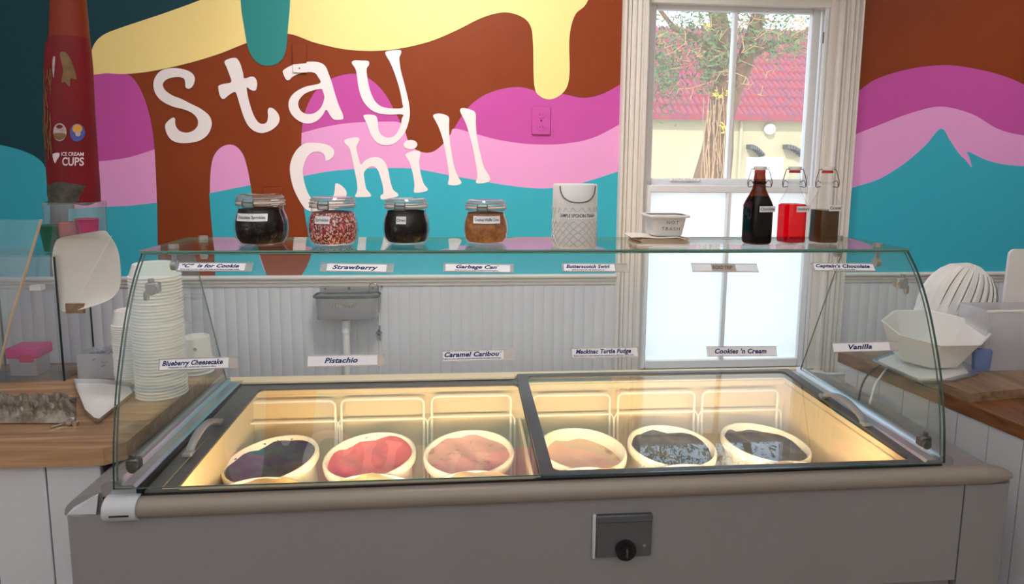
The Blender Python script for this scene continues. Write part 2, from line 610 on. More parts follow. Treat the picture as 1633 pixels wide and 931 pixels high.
K4, K5 = 3.448, 3.325
letter([(245, 247), (230, 240), (228, 225), (225, 200), (215, 188), (190, 183), (150, 187), (120, 200), (105, 220), (108, 240), (125, 262), (160, 285), (200, 300), (250, 325), (310, 355), (355, 390), (372, 425), (370, 460), (350, 500), (310, 530), (260, 543), (200, 545), (155, 530), (130, 500), (118, 465), (120, 440), (140, 418), (160, 405), (172, 412), (172, 435), (180, 460), (200, 480), (235, 488), (270, 478), (293, 455), (298, 430), (290, 405), (265, 380), (220, 360), (160, 345), (100, 315), (65, 275), (53, 230), (60, 190), (85, 155), (120, 138), (175, 133), (235, 145), (268, 165), (280, 190), (275, 220), (262, 240)], 230, 70, K4, label='white painted letter S')
letter([(443, 98), (470, 82), (500, 77), (515, 85), (530, 110), (545, 160), (552, 190), (590, 180), (612, 188), (622, 215), (618, 250), (605, 258), (585, 252), (566, 240), (570, 280), (585, 340), (605, 395), (630, 432), (655, 440), (675, 430), (682, 400), (680, 370), (688, 352), (710, 355), (735, 380), (746, 410), (738, 440), (710, 468), (675, 485), (640, 490), (600, 475), (570, 445), (548, 400), (530, 345), (512, 285), (500, 265), (470, 280), (445, 300), (432, 303), (418, 285), (410, 250), (412, 230), (440, 220), (480, 210), (470, 170), (455, 130)], 230, 70, K4, label='white painted letter t')
letter([(38, 185), (45, 170), (80, 150), (140, 132), (200, 128), (240, 135), (265, 155), (280, 190), (298, 240), (315, 300), (335, 360), (355, 405), (358, 428), (345, 435), (310, 435), (290, 415), (268, 382), (250, 410), (220, 440), (180, 455), (140, 450), (100, 425), (75, 390), (68, 350), (80, 315), (110, 285), (160, 260), (235, 242), (225, 210), (210, 190), (180, 183), (130, 190), (90, 208), (72, 225), (55, 222)], 440, 60, K5, holes=([(240, 272), (200, 280), (155, 298), (125, 330), (120, 360), (135, 390), (165, 405), (205, 400), (240, 370), (258, 320), (250, 285)],), label='white painted letter a')
letter([(403, 135), (415, 122), (450, 122), (490, 125), (494, 145), (482, 165), (485, 210), (500, 280), (525, 335), (560, 365), (610, 375), (670, 373), (670, 345), (655, 270), (630, 190), (605, 130), (585, 95), (583, 75), (620, 68), (662, 68), (662, 90), (655, 110), (662, 170), (680, 240), (700, 320), (710, 380), (708, 430), (690, 490), (660, 535), (625, 562), (580, 570), (535, 555), (505, 515), (485, 460), (466, 420), (470, 410), (500, 408), (530, 415), (540, 440), (545, 490), (565, 520), (600, 530), (635, 515), (660, 470), (668, 430), (672, 408), (600, 408), (540, 400), (495, 375), (460, 330), (440, 270), (430, 200), (422, 165)], 440, 60, K5, label='white painted letter y')
letter([(270, 652), (262, 640), (258, 622), (235, 606), (205, 605), (180, 618), (160, 645), (145, 690), (145, 730), (158, 790), (180, 840), (205, 868), (240, 878), (275, 876), (300, 855), (312, 815), (315, 780), (325, 772), (350, 785), (372, 810), (375, 835), (360, 870), (330, 900), (280, 920), (220, 925), (165, 912), (130, 870), (95, 800), (78, 730), (76, 680), (90, 630), (120, 585), (160, 560), (215, 558), (265, 565), (300, 585), (311, 605), (300, 635)], 440, 60, K5, label='white painted letter C')
letter([(362, 548), (375, 538), (410, 530), (438, 530), (443, 545), (430, 570), (428, 590), (440, 640), (452, 672), (475, 650), (510, 635), (545, 635), (575, 655), (595, 700), (607, 760), (622, 805), (645, 825), (648, 840), (610, 850), (570, 858), (555, 850), (558, 835), (570, 825), (568, 790), (555, 740), (540, 700), (515, 682), (490, 690), (468, 715), (470, 750), (480, 800), (500, 825), (503, 842), (465, 845), (425, 845), (422, 835), (432, 810), (430, 765), (415, 690), (400, 620), (390, 585), (370, 565)], 440, 60, K5, label='white painted letter h')
letter([(687, 622), (700, 610), (735, 600), (765, 603), (764, 630), (760, 660), (768, 720), (785, 775), (805, 800), (800, 812), (770, 820), (738, 822), (732, 812), (735, 780), (728, 730), (712, 670), (700, 645)], 440, 60, K5, label='white painted stem of the letter i')
letter([(714 + 36 * math.cos(a) * 0.98 + 8 * math.sin(a), 567 - 6 * math.cos(a) + 24 * math.sin(a)) for a in [2 * PI * i / 14 for i in range(14)]], 440, 60, K5, label='white painted dot of the letter i')
letter([(835, 420), (838, 408), (865, 402), (900, 410), (918, 425), (918, 460), (920, 520), (930, 600), (945, 680), (965, 735), (983, 765), (975, 778), (945, 783), (918, 780), (913, 770), (918, 740), (912, 680), (900, 610), (885, 540), (865, 480), (848, 445)], 440, 60, K5, label='white painted first letter l')
letter([(976, 385), (988, 373), (1020, 378), (1050, 390), (1060, 410), (1060, 460), (1068, 540), (1085, 620), (1105, 690), (1130, 730), (1135, 755), (1115, 768), (1075, 773), (1060, 765), (1068, 735), (1062, 680), (1045, 590), (1025, 510), (1005, 450), (985, 410)], 440, 60, K5, label='white painted last letter l')

# wainscot boards below the chair rail
BW = 0.0425


def board_mesh(w, z0, z1, t, r, matn):
    pr = [(-w / 2, 0), (-w / 2, -t + r), (-w / 2 + r * 1.2, -t), (w / 2 - r * 1.2, -t), (w / 2, -t + r), (w / 2, 0)]
    return B().prism(pr, 2, z0, z1).mesh('wainscot_board', matn)


bm_w = board_mesh(BW, FZ, RAILZ, 0.012, 0.0022, 'wainscot_white')
x = WO[0] - 0.104 - BW / 2
while x > WXL:
    o = link('wainscot_board', bm_w, wall)
    o.location = (x, WY, 0)
    x -= BW
x = WO[1] + 0.099 + BW / 2
while x < WXR:
    o = link('wainscot_board', bm_w, wall)
    o.location = (x, WY, 0)
    x += BW
struct('trim_4', B().box(WO[0] - 0.13, WO[1] + 0.12, WY - 0.011, WY, FZ, WO[2]), 'wainscot_white')

rail_prof = [(WY, 0.168), (WY - 0.016, 0.168), (WY - 0.018, 0.172), (WY - 0.018, 0.181), (WY - 0.024, 0.185), (WY - 0.024, 0.192), (WY - 0.021, 0.195), (WY - 0.032, 0.199), (WY - 0.034, 0.203), (WY - 0.034, 0.208), (WY - 0.03, 0.211), (WY, 0.211)]
struct('trim_1', B().prism(rail_prof, 0, WXL, WO[0] - 0.105), 'trim_white')
struct('trim_2', B().prism(rail_prof, 0, WO[1] + 0.1, WXR), 'trim_white')
struct('baseboard_back', B().box(WXL, WXR, WY - 0.024, WY, FZ, FZ + 0.14, 0.003), 'trim_white')

# ------------------------------------------------------------------ window
win = struct('window_1', loc=(0, WY, 0))


def casing(xa, xb, z0, z1):
    w = xb - xa
    pr = [(0, 0), (0, -0.018), (0.05, -0.026), (0.12, -0.026), (0.16, -0.014), (0.2, -0.014), (0.24, -0.02), (0.3, -0.02), (0.34, -0.012), (0.42, -0.02), (0.5, -0.02), (0.58, -0.012), (0.66, -0.02), (0.7, -0.02), (0.76, -0.012), (0.8, -0.012), (0.84, -0.024), (0.95, -0.024), (1, -0.016), (1, 0)]
    return B().prism([(xa + p[0] * w, WY + p[1] * 1.3) for p in pr], 2, z0, z1)


part('casing', casing(WO[0] - 0.105, WO[0], -0.88, 1.45), 'trim_white', win)
part('casing', casing(WO[1] + 0.1, WO[1], -0.88, 1.45), 'trim_white', win)
b = B()
for (za, zb, d) in ((1.335, 1.36, 0.02), (1.36, 1.42, 0.03), (1.42, 1.45, 0.022)):
    b.box(WO[0], WO[1], WY - d, WY, za, zb, 0.002)
part('head_casing', b, 'trim_white', win)
for xa, xb in ((WO[0] - 0.0, WO[0] + 0.012), (WO[1] - 0.030, WO[1])):
    b = B().box(xa, xb, WY - 0.004, WY + 0.12, WO[2], WO[3])
    part('jamb', b, 'trim_white', win)
b = B().box(WO[1] - 0.046, WO[1] - 0.030, WY + 0.004, WY + 0.018, WO[2], WO[3], 0.002)
b.box(WO[1] - 0.04, WO[1] - 0.030, WY + 0.032, WY + 0.04, WO[2], WO[3], 0.001)
part('parting_bead', b, 'sash_white', win)
part('pulley', B().box(WO[1] - 0.049, WO[1] - 0.0455, WY + 0.007, WY + 0.015, 1.16, 1.205, 0.0015), 'steel_dark', win)
part('head_jamb', B().box(WO[0], WO[1], WY, WY + 0.12, 1.300, WO[3]), 'trim_white', win)
part('sill', B().box(WO[0] - 0.03, WO[1] + 0.03, WY - 0.05, WY + 0.1, -0.235, WO[2], 0.004), 'trim_white', win)
part('apron', B().box(WO[0] - 0.1, WO[1] + 0.1, WY - 0.02, WY, -0.31, -0.235, 0.004), 'trim_white', win)


def sash(xa, xb, z0, z1, yc, st, tr, br, mun, paneM, muw=0.017):
    t = 0.034
    s = part('sash', B().box(xa, xa + st, yc - t / 2, yc + t / 2, z0, z1, 0.003).box(xb - st, xb, yc - t / 2, yc + t / 2, z0, z1, 0.003)
             .box(xa + st, xb - st, yc - t / 2, yc + t / 2, z1 - tr, z1, 0.003).box(xa + st, xb - st, yc - t / 2, yc + t / 2, z0, z0 + br, 0.003), 'sash_white', win)
    part('muntin', B().box(mun - muw / 2, mun + muw / 2, yc - t / 2, yc + t / 2, z0 + br, z1 - tr, 0.003), 'sash_white', s)
    for p0, p1 in ((xa + st, mun - muw / 2), (mun + muw / 2, xb - st)):
        bb = B().box(p0, p1, yc + 0.004, yc + 0.007, z0 + br, z1 - tr)
        bb.mi = [1, 1, 0, 1, 1, 1]
        part('pane', bb, [paneM, 'clear_glass'], s, smooth=False)
    return s


# upper sash behind, lower sash in front
sash(WO[0] + 0.012, WO[1] - 0.046, 0.565, 1.305, WY + 0.058, 0.035, 0.022, 0.040, 0.925, 'window_glass')
sash(WO[0] + 0.012, WO[1] - 0.046, -0.205, 0.578, WY + 0.021, 0.026, 0.030, 0.036, 0.918, 'frosted_film')
b = B()
for i in range(9):
    b.sphere((0.68 + 0.014 * i, WY + 0.036, 0.6), 0.011 + 0.004 * random.random(), 8, 5, sc=(1, 0.4, 0.6))
part('flaking_paint', b, 'sash_white', win, kind='stuff')

# ------------------------------------------------------------------ outside
mat('stucco', (196, 182, 146), 0.8, var=0.14, scale=0.7)
mat('roof_red', (172, 66, 60), 0.6, var=0.45, scale=3.2, rgb2=(132, 74, 92))
mat('asphalt_pale', (196, 190, 180), 0.8, var=0.1, scale=0.4)
mat('bark', (150, 112, 78), 0.9, var=0.5, scale=9, stretch=(1, 1, 0.15), bump=0.8, bscale=30)
mat('vine', (196, 160, 122), 0.8)
mat('leaf', (104, 128, 70), 0.6, var=0.35, scale=2)
mat('leaf_yellow', (226, 196, 50), 0.6)
mat('twig', (196, 160, 108), 0.8)
mat('board_white', (246, 246, 246), 0.6)
mat('awning_dark', (96, 92, 90), 0.6)
struct('ground', B().box(-30, 50, WY + 0.13, 60, FZ - 0.4, FZ - 0.3), 'asphalt_pale')
HY = 18.0
house = thing('house', 'beige stucco house with a red tiled roof seen through the upper window panes', 'house', (8, HY, FZ - 0.3))
part('wall', B().box(-1, 16, HY, HY + 6, FZ - 0.3, 2.1), 'stucco', house)
n = 11
for i in range(n):
    y0 = HY - 0.35 + i * 0.42
    z0 = 2.02 + i * 0.31
    vs, fs = [], []
    nx = 540
    for j in range(nx + 1):
        xx = -1 + 17.0 * j / nx
        dz = 0.085 * abs(math.sin(PI * 90 * j / nx))
        vs += [(xx, y0, z0 + dz), (xx, y0 + 0.46, z0 + 0.27 + dz), (xx, y0 + 0.02, z0 - 0.12)]
    for j in range(nx):
        k = 3 * j
        fs += [(k, k + 3, k + 4, k + 1), (k + 2, k + 5, k + 3, k)]
    part('roof_course', B().add(vs, fs), 'roof_red', house, angle=0.5)
part('eave', B().box(-1, 16, HY - 0.33, HY, 1.92, 2.0), 'stucco', house)
p0 = at(1190, 250, 1, HY); p1 = at(1246, 296, 1, HY)
part('white_panel', B().box(p0.x, p1.x, HY - 0.05, HY, p1.z - 1.2, p0.z, 0.01), 'board_white', house)
for (u0, u1) in ((1190, 1213), (1248, 1278)):
    a0 = at(u0, 231, 1, HY); a1 = at(u1, 247, 1, HY)
    w = a1.x - a0.x
    b = B()
    for i in range(7):
        t0 = i / 7; t1 = (i + 0.8) / 7
        h0 = math.cos(t0 * PI / 2) * 0.3; h1 = math.cos(t1 * PI / 2) * 0.3
        b.prism([(a0.x + w * t0, a1.z + h0), (a0.x + w * t1, a1.z + h1), (a0.x + w * t1, a1.z + h1 - 0.12 * (1 - t1) - .02), (a0.x + w * t0, a1.z + h0 - 0.12)], 1, HY - 0.35, HY)
    part('awning', b, 'awning_dark', house)
q = at(1225, 206, 1, HY)
part('wall_lamp', B().sphere((q.x, HY - 0.1, q.z), 0.17, 12, 8), 'board_white', house)
q0 = at(1178, 260, 1, HY)
part('downpipe', B().cyl((q0.x, HY - 0.06, FZ), (q0.x, HY - 0.06, 1.9), 0.05), 'stucco', house)

tree = thing('tree', 'vine covered tree trunk with feathery green foliage outside the window', 'tree', (3.05, 7, FZ - 0.3))
TY = 7.0


def tp(u, v, dy=0.0):
    q = at(u, v, 1, TY + dy)
    return (q.x, q.y, q.z)


b = B()
b.tube([(3.0, 7, FZ - 0.3), tp(1132, 300), tp(1144, 240), tp(1150, 180), tp(1158, 120), tp(1152, 60), tp(1140, 0), tp(1130, -80)], [0.34, 0.25, 0.2, 0.16, 0.13, 0.12, 0.10, 0.08], 14)
b.tube([tp(1150, 200), tp(1166, 150), tp(1186, 105), tp(1205, 40), tp(1225, -40), tp(1250, -120)], [0.14, 0.12, 0.11, 0.09, 0.07, 0.05], 12)
b.tube([tp(1145, 90), tp(1110, 60), tp(1075, 45), tp(1040, 0)], [0.06, 0.045, 0.035, 0.02], 8)
b.tube([tp(1190, 95), tp(1230, 70), tp(1270, 60), tp(1310, 30)], [0.05, 0.04, 0.03, 0.02], 8)
part('trunk', b, 'bark', tree)
rnd = random.Random(3)
b = B()
for i in range(16):
    u = 1118 + rnd.random() * 40
    pts = []
    for k in range(7):
        v = 300 - k * (20 + rnd.random() * 8)
        u += (rnd.random() - 0.42) * 9
        q = tp(u, v, -0.24 + 0.05 * rnd.random())
        pts.append(q)
    b.tube(pts, 0.004 + 0.004 * rnd.random(), 5)
part('vine', b, 'vine', tree, kind='stuff')
b = B()
for i in range(150):
    cx, cy = rnd.choice(((1075, 60), (1150, 50), (1200, 30), (1250, 50), (1175, 110), (1110, 90)))
    u = cx + rnd.gauss(0, 30); v = cy + rnd.gauss(0, 26)
    dy = rnd.uniform(-0.6, 0.6)
    pts = [tp(u, v, dy)]
    for k in range(4):
        u += rnd.gauss(0, 10); v += rnd.gauss(0, 8)
        pts.append(tp(u, v, dy))
    b.tube(pts, 0.006, 4)
part('twig', b, 'twig', tree, kind='stuff')


def leaves(n, blobs, size, seed):
    rr = random.Random(seed)
    vs, fs = [], []
    for i in range(n):
        cu, cv, su, sv = rr.choice(blobs)
        q = Vector(tp(cu + rr.gauss(0, su), cv + rr.gauss(0, sv), rr.gauss(0, 0.5)))
        d = Vector((rr.gauss(0, 1), rr.gauss(0, 1), rr.gauss(0, 1))).normalized()
        e = d.orthogonal().normalized()
        s = size * (0.6 + 0.8 * rr.random())
        k = len(vs)
        vs += [q - d * s, q + e * s * 0.4, q + d * s, q - e * s * 0.4]
        fs.append((k, k + 1, k + 2, k + 3))
    return B().add(vs, fs)


part('foliage', leaves(3600, [(1062, 110, 20, 24), (1060, 120, 14, 30), (1085, 60, 30, 26), (1130, 45, 28, 30), (1150, 90, 22, 24), (1210, 65, 26, 18), (1260, 70, 30, 14), (1150, 20, 60, 22), (1240, 20, 50, 20), (1130, 110, 10, 20)], 0.035, 5), 'leaf', tree, smooth=False, kind='stuff')
part('foliage', leaves(9000, [(1100, -120, 90, 70), (1220, -160, 110, 80), (1060, -260, 120, 90), (1260, -300, 130, 100), (1160, -420, 160, 110), (980, -200, 70, 90)], 0.045, 8), 'leaf', tree, smooth=False, kind='stuff')
part('flower_clump', leaves(160, [(1148, 150, 6, 4), (1154, 204, 3, 3), (1128, 42, 4, 3)], 0.03, 6), 'leaf_yellow', tree, smooth=False, kind='stuff')

# ------------------------------------------------------------------ dipping cabinet
cab = thing('dipping_cabinet', 'grey ice cream dipping cabinet with glass lids and a lit cream interior', 'freezer', (0.03, 0.3, FZ))
XL, XR = -0.9, 0.9
YB = 0.648
BXL, BXR = -1.005, 1.075
# outer shell: front panel with rounded left end, right end cap, sides
zt, zb = -0.052, -0.285
def arc(cx, cy, r, a0, a1, n=8):
    return [(cx + r * math.cos(math.radians(a0 + (a1 - a0) * i / n)), cy + r * math.sin(math.radians(a0 + (a1 - a0) * i / n))) for i in range(n + 1)]


ply = [(0.948, -0.012)] + [(0.948, 0.013), (BXL + 0.05, 0.013)] + [(BXL, 0.06)] + arc(BXL + 0.035, 0.023, 0.035, 180, 270, 8)
part('front_panel', B().prism(ply, 2, zb, zt), 'cabinet_grey', cab)
ply = [(0.952, -0.012)] + arc(BXR - 0.03, 0.018, 0.03, 270, 360, 6) + [(BXR, 0.06), (0.952, 0.06)]
part('end_cap', B().prism(ply, 2, zb - 0.02, zt), 'cabinet_grey', cab, )
part('kick_panel', B().box(BXL + 0.02, 0.945, 0.003, 0.014, FZ + 0.08, zb - 0.006), 'cabinet_grey', cab)
part('end_cap', B().box(0.952, BXR, 0.0, 0.06, FZ + 0.08, zb - 0.024, 0.005), 'cabinet_grey', cab)
b = B()
b.box(BXL + 0.002, BXL + 0.02, 0.06, YB + 0.03, FZ + 0.08, -0.04)
b.box(BXR - 0.02, BXR - 0.002, 0.06, YB + 0.03, FZ + 0.08, -0.06)
b.box(BXL + 0.002, BXR - 0.002, YB + 0.025, YB + 0.045, FZ + 0.08, -0.02)
part('side_panel', b, 'cabinet_light_grey', cab)
for xx in (-0.9, 0.95):
    for yy in (0.1, 0.6):
        part('foot', B().cyl((xx, yy, FZ), (xx, yy, FZ + 0.09), 0.025), 'black_rubber', cab)
# sloped shoulders between the shell and the rim
def shoulder(xo, xi, zo, zi, y0, y1):
    n = 8
    pf = [(xo + (xi - xo) * (1 - math.cos(PI / 2 * i / n)), zo + (zi - zo) * math.sin(PI / 2 * i / n)) for i in range(n + 1)] + [(xi, zo - 0.004), (xo, zo - 0.004)]
    return B().prism([(p[0], p[1]) for p in pf], 1, y0, y1)


part('shoulder', shoulder(BXL + 0.001, -0.928, -0.053, -0.010, 0.004, YB + 0.03), 'cabinet_grey', cab, angle=0.9)
part('shoulder', shoulder(BXR - 0.001, 0.928, -0.057, -0.012, 0.004, YB + 0.03), 'cabinet_grey', cab, angle=0.9)
part('shoulder_facet', B().add([(-0.995, -0.004, -0.052), (-0.935, -0.01, -0.050), (-0.930, -0.006, -0.010), (-0.935, 0.004, -0.012), (-0.985, 0.004, -0.040)], [(0, 1, 2), (0, 2, 3, 4)]), 'cabinet_light_grey', cab, smooth=False)
# bumper rail, half-round
pr = [(0.004, -0.004), (-0.004, -0.004)] + [(-0.004 - 0.022 * math.sin(PI * i / 12), -0.026 + 0.0215 * math.cos(PI * i / 12)) for i in range(13)] + [(0.004, -0.048)]


def tilt(b):
    b.v = [(x, y, z + 0.005 * x - 0.010) for x, y, z in b.v]
    return b


part('bumper_rail', tilt(B().prism(pr, 0, -0.852, 1.0)), 'bumper_taupe', cab)
rings = []
for i, (xx, sc_) in enumerate(((1.0, 1.0), (1.03, 0.86), (1.055, 0.6), (1.07, 0.32))):
    rings.append([(xx, p[0] * sc_, -0.026 + (p[1] + 0.026) * sc_ - 0.010 * (1 - sc_)) for p in pr])
part('bumper_end', tilt(B().loft(rings)), 'bumper_taupe', cab)
part('bumper_end_cap', tilt(B().prism([(p[0] * 1.12 - 0.001, -0.026 + (p[1] + 0.026) * 1.18) for p in pr], 0, -0.915, -0.85)), 'cabinet_light_grey', cab)
part('cap_slot', tilt(B().box(-0.9, -0.862, -0.0312, -0.028, -0.0325, -0.0295)), 'dark_gap', cab)
# lock
lk = part('lock_plate', B().box(0.098, 0.222, -0.02, -0.012, -0.188, -0.088, 0.003).box(0.098, 0.222, -0.024, -0.012, -0.104, -0.088, 0.002), 'lid_frame_grey', cab)
part('lock_edge', B().box(0.090, 0.0975, -0.021, -0.012, -0.190, -0.086, 0.002), 'cabinet_light_grey', lk)
part('lock_cylinder', B().cyl((0.163, -0.02, -0.168), (0.163, -0.030, -0.168), 0.0225, 24).cyl((0.163, -0.030, -0.168), (0.163, -0.034, -0.168), 0.016, 20), 'black_plastic', lk)
part('lock_key', B().box(0.161, 0.165, -0.040, -0.034, -0.178, -0.158, 0.001), 'steel_dark', lk)
part('screw', B().cyl((0.205, -0.02, -0.16), (0.205, -0.0225, -0.16), 0.004, 10), 'chrome', lk)

# interior liner
IX0, IX1, IY0, IY1, IZ = -0.815, 0.835, 0.016, 0.615, -0.375
b = B()
vs = [(IX0, IY0, -0.008), (IX1, IY0, -0.008), (IX1, IY1, -0.008), (IX0, IY1, -0.008), (IX0, IY0, IZ), (IX1, IY0, IZ), (IX1, IY1, IZ), (IX0, IY1, IZ)]
b.add(vs, [(4, 5, 6, 7), (0, 4, 7, 3), (1, 2, 6, 5), (3, 7, 6, 2), (0, 1, 5, 4)])
vs = [(p[0], p[1], p[2]) for p in vs] 
lin_o = part('liner', b, 'liner_cream', cab, smooth=False)
b = B()
for (a0, a1, c0, c1) in ((IX0 - 0.07, IX0 + 0.012, IY0 - 0.03, IY1 + 0.03), (IX1 - 0.006, IX1 + 0.06, IY0 - 0.03, IY1 + 0.03)):
    b.box(a0, a1, c0 + 0.022, c1, -0.04, -0.023, 0.002)
b.box(IX0, IX1, IY1 - 0.005, IY1 + 0.035, -0.03, -0.012, 0.002)
b.box(IX0, IX1, IY0 - 0.01, IY0 + 0.003, -0.05, -0.026, 0.002)
part('liner_collar', b, 'liner_cream', cab)
part('divider', B().box(-0.02, -0.012, IY0, IY1, IZ, -0.12), 'liner_cream', cab)
# interior lamps (strip lights under the rim) with warm light
mat('lamp_tube', (255, 232, 190), 0.4)
for xx in (-0.41, 0.42):
    part('light_tube', B().cyl((xx - 0.33, IY0 + 0.012, -0.054), (xx + 0.33, IY0 + 0.012, -0.054), 0.007, 10), 'lamp_tube', cab)
    light('interior_lamp', 'AREA', (xx, IY0 + 0.022, -0.060), (xx, IY0 + 0.27, -0.17), 4.6, (1.0, 0.74, 0.42), 0.66, 0.03)
# rim rails on both sides
for (x0, s) in ((XL, 1), (XR, -1)):
    pr2 = [(x0 - s * 0.028, -0.02), (x0 - s * 0.028, 0.004), (x0 - s * 0.02, 0.012), (x0 - s * 0.008, 0.015), (x0 + s * 0.004, 0.012), (x0 + s * 0.012, 0.004), (x0 + s * 0.034, 0.004), (x0 + s * 0.04, -0.002), (x0 + s * 0.04, -0.02)]
    part('rim_rail', B().prism([(p[0], p[1]) for p in pr2], 1, 0.003, YB + 0.01), 'aluminium', cab)
    part('rim_slot', B().box(min(x0 + s * 0.04, x0 + s * 0.05), max(x0 + s * 0.04, x0 + s * 0.05), 0.003, YB, -0.02, -0.005), 'dark_gap', cab)
b = B().box(XL - 0.02, XR + 0.02, YB + 0.0, YB + 0.03, -0.03, 0.008, 0.004)
part('rim_back', b, 'liner_cream', cab)
part('rim_front', tilt(B().box(XL, XR, 0.0, 0.004, -0.03, -0.001)), 'dark_gap', cab)


def frame(x0, x1, y0, y1, wl, wr, wf, wb, z0, z1, slope=0.0, r=0.018):
    """lid frame: outer rectangle minus rounded inner rectangle"""
    ix0, ix1, iy0, iy1 = x0 + wl, x1 - wr, y0 + wf, y1 - wb
    inner = arc(ix1 - r, iy1 - r, r, 0, 90, 5) + arc(ix0 + r, iy1 - r, r, 90, 180, 5) + arc(ix0 + r, iy0 + r, r, 180, 270, 5) + arc(ix1 - r, iy0 + r, r, 270, 360, 5)
    outer = arc(x1 - 0.008, y1 - 0.008, 0.008, 0, 90, 4) + arc(x0 + 0.008, y1 - 0.008, 0.008, 90, 180, 4) + arc(x0 + 0.008, y0 + 0.008, 0.008, 180, 270, 4) + arc(x1 - 0.008, y0 + 0.008, 0.008, 270, 360, 4)
    vs, fs = flat([outer, inner], z1 - z0)
    f = lambda p: (p[0], p[1], p[2] + (z0 + z1) / 2 + slope * (p[1] - y0))
    gv, gf = flat([inner], 0.0)
    return B().add([f(p) for p in vs], fs), B().add([f((p[0], p[1], 0)) for p in gv], gf)


# left lid (lower track) and right lid (upper track), hinged halves that lift
fr, gl = frame(-0.848, -0.012, 0.004, YB, 0.060, 0.012, 0.006, 0.055, -0.021, -0.014, 0.020)
lid = part('lid', fr, 'lid_frame_grey', cab, angle=0.5)
lid['label'] = 'left glass lid with a broad grey side frame'
part('lid_glass', gl, 'lid_glass', lid, smooth=False)
part('lid_back_strip', B().box(-0.848, -0.03, YB - 0.028, YB - 0.001, 0.0022, 0.010, 0.002), 'liner_cream', lid)
fr, gl = frame(-0.022, 0.866, 0.002, YB + 0.006, 0.030, 0.026, 0.018, 0.020, -0.010, -0.002, 0.016)
lid2 = part('lid', fr, 'lid_frame_grey', cab, angle=0.5)
lid2['label'] = 'right glass lid with a slim dark frame'
part('lid_glass', gl, 'lid_glass', lid2, smooth=False)


def handle(x0, y0, y1, z, s):
    b = B()
    n = 10
    for i in range(n + 1):
        t = i / n
        h = 0.006 + 0.030 * math.sin(PI * t) ** 0.7
        yy = y0 + (y1 - y0) * t
        if i == 0:
            rings = []
        rings.append([(x0 - 0.008, yy, z + h - 0.012), (x0 + 0.008, yy, z + h - 0.012), (x0 + 0.009, yy, z + h - 0.004), (x0 + 0.004, yy, z + h), (x0 - 0.004, yy, z + h), (x0 - 0.009, yy, z + h - 0.004)])
    b.loft(rings)
    b.box(x0 - 0.011, x0 + 0.011, y0 - 0.01, y0 + 0.012, z - 0.002, z + 0.008, 0.002)
    b.box(x0 - 0.011, x0 + 0.011, y1 - 0.012, y1 + 0.01, z - 0.002, z + 0.008, 0.002)
    return b


part('handle', handle(-0.815, 0.15, 0.335, 0.000, 1), 'handle_grey', lid)
part('handle', handle(0.842, 0.20, 0.40, 0.008, 1), 'handle_grey', lid2)

# ------------------------------------------------------------------ sneeze guard
guard = thing('sneeze_guard', 'curved clear glass sneeze guard with green edges on the dipping cabinet', 'sneeze guard', (0, 0.3, 0.015))
ZS = 0.458
SYF, SYB = 0.178, 0.4365
part('shelf_glass', B().add([(x, y, z) for z in (ZS, ZS + 0.008) for y in (SYF, SYB) for x in (XL - 0.006, XR + 0.006)],
     [(0, 2, 3, 1), (4, 5, 7, 6), (0, 1, 5, 4), (2, 6, 7, 3), (0, 4, 6, 2), (1, 3, 7, 5)], [0, 0, 1, 1, 1, 1]), ['clear_glass', 'glass_edge_light'], guard, smooth=False)
prof = cat_rom([(0.181, 0.457), (0.139, 0.411), (0.098, 0.347), (0.063, 0.27), (0.031, 0.181), (0.010, 0.085), (-0.0005, 0.0)], 6, False)


def offs(pts, d):
    o = []
    for i in range(len(pts)):
        a = pts[max(i - 1, 0)]; c = pts[min(i + 1, len(pts) - 1)]
        tx, ty = c[0] - a[0], c[1] - a[1]
        l = math.hypot(tx, ty)
        o.append((pts[i][0] - ty / l * d, pts[i][1] + tx / l * d))
    return o


po = offs(prof, -0.0075)
vs, fs, ms = [], [], []
for p, q in zip(prof, po):
    vs += [(XL - 0.0, p[0], p[1]), (XR, p[0], p[1]), (XL, q[0], q[1]), (XR, q[0], q[1])]
n = len(prof)
for i in range(n - 1):
    k = 4 * i
    fs += [(k, k + 1, k + 5, k + 4), (k + 2, k + 6, k + 7, k + 3), (k, k + 4, k + 6, k + 2), (k + 1, k + 3, k + 7, k + 5)]
    ms += [0, 0, 1, 1]
fs += [(0, 2, 3, 1), (4 * n - 4, 4 * n - 3, 4 * n - 1, 4 * n - 2)]; ms += [1, 1]
fr_glass = part('front_glass', B().add(vs, fs, ms), ['clear_glass', 'glass_edge'], guard, angle=0.5)
inner = [(p[0] + 0.0065, p[1]) for p in prof]
for sx_ in (-1, 1):
    xa = sx_ * 0.9
    x0, x1 = (xa, xa + 0.004) if sx_ < 0 else (xa - 0.004, xa)
    poly = inner + [(0.64, 0.006), (0.435, 0.457)]
    part('end_glass', B().prism(poly, 0, x0, x1, 0, 1), ['clear_glass', 'glass_edge_thin'], guard, smooth=False)


def clamp(c, s):
    b = B()
    b.box(c[0] - 0.014, c[0] + 0.014, c[1] - 0.01, c[1] + 0.01, c[2] - 0.012, c[2] + 0.012, 0.003)
    b.cyl((c[0] + s * 0.004, c[1] - 0.01, c[2] - 0.004), (c[0] + s * 0.004, c[1] - 0.019, c[2] - 0.004), 0.010, 14)
    b.cyl((c[0] - s * 0.004, c[1], c[2] + 0.012), (c[0] - s * 0.004, c[1], c[2] + 0.02), 0.006, 10)
    return b


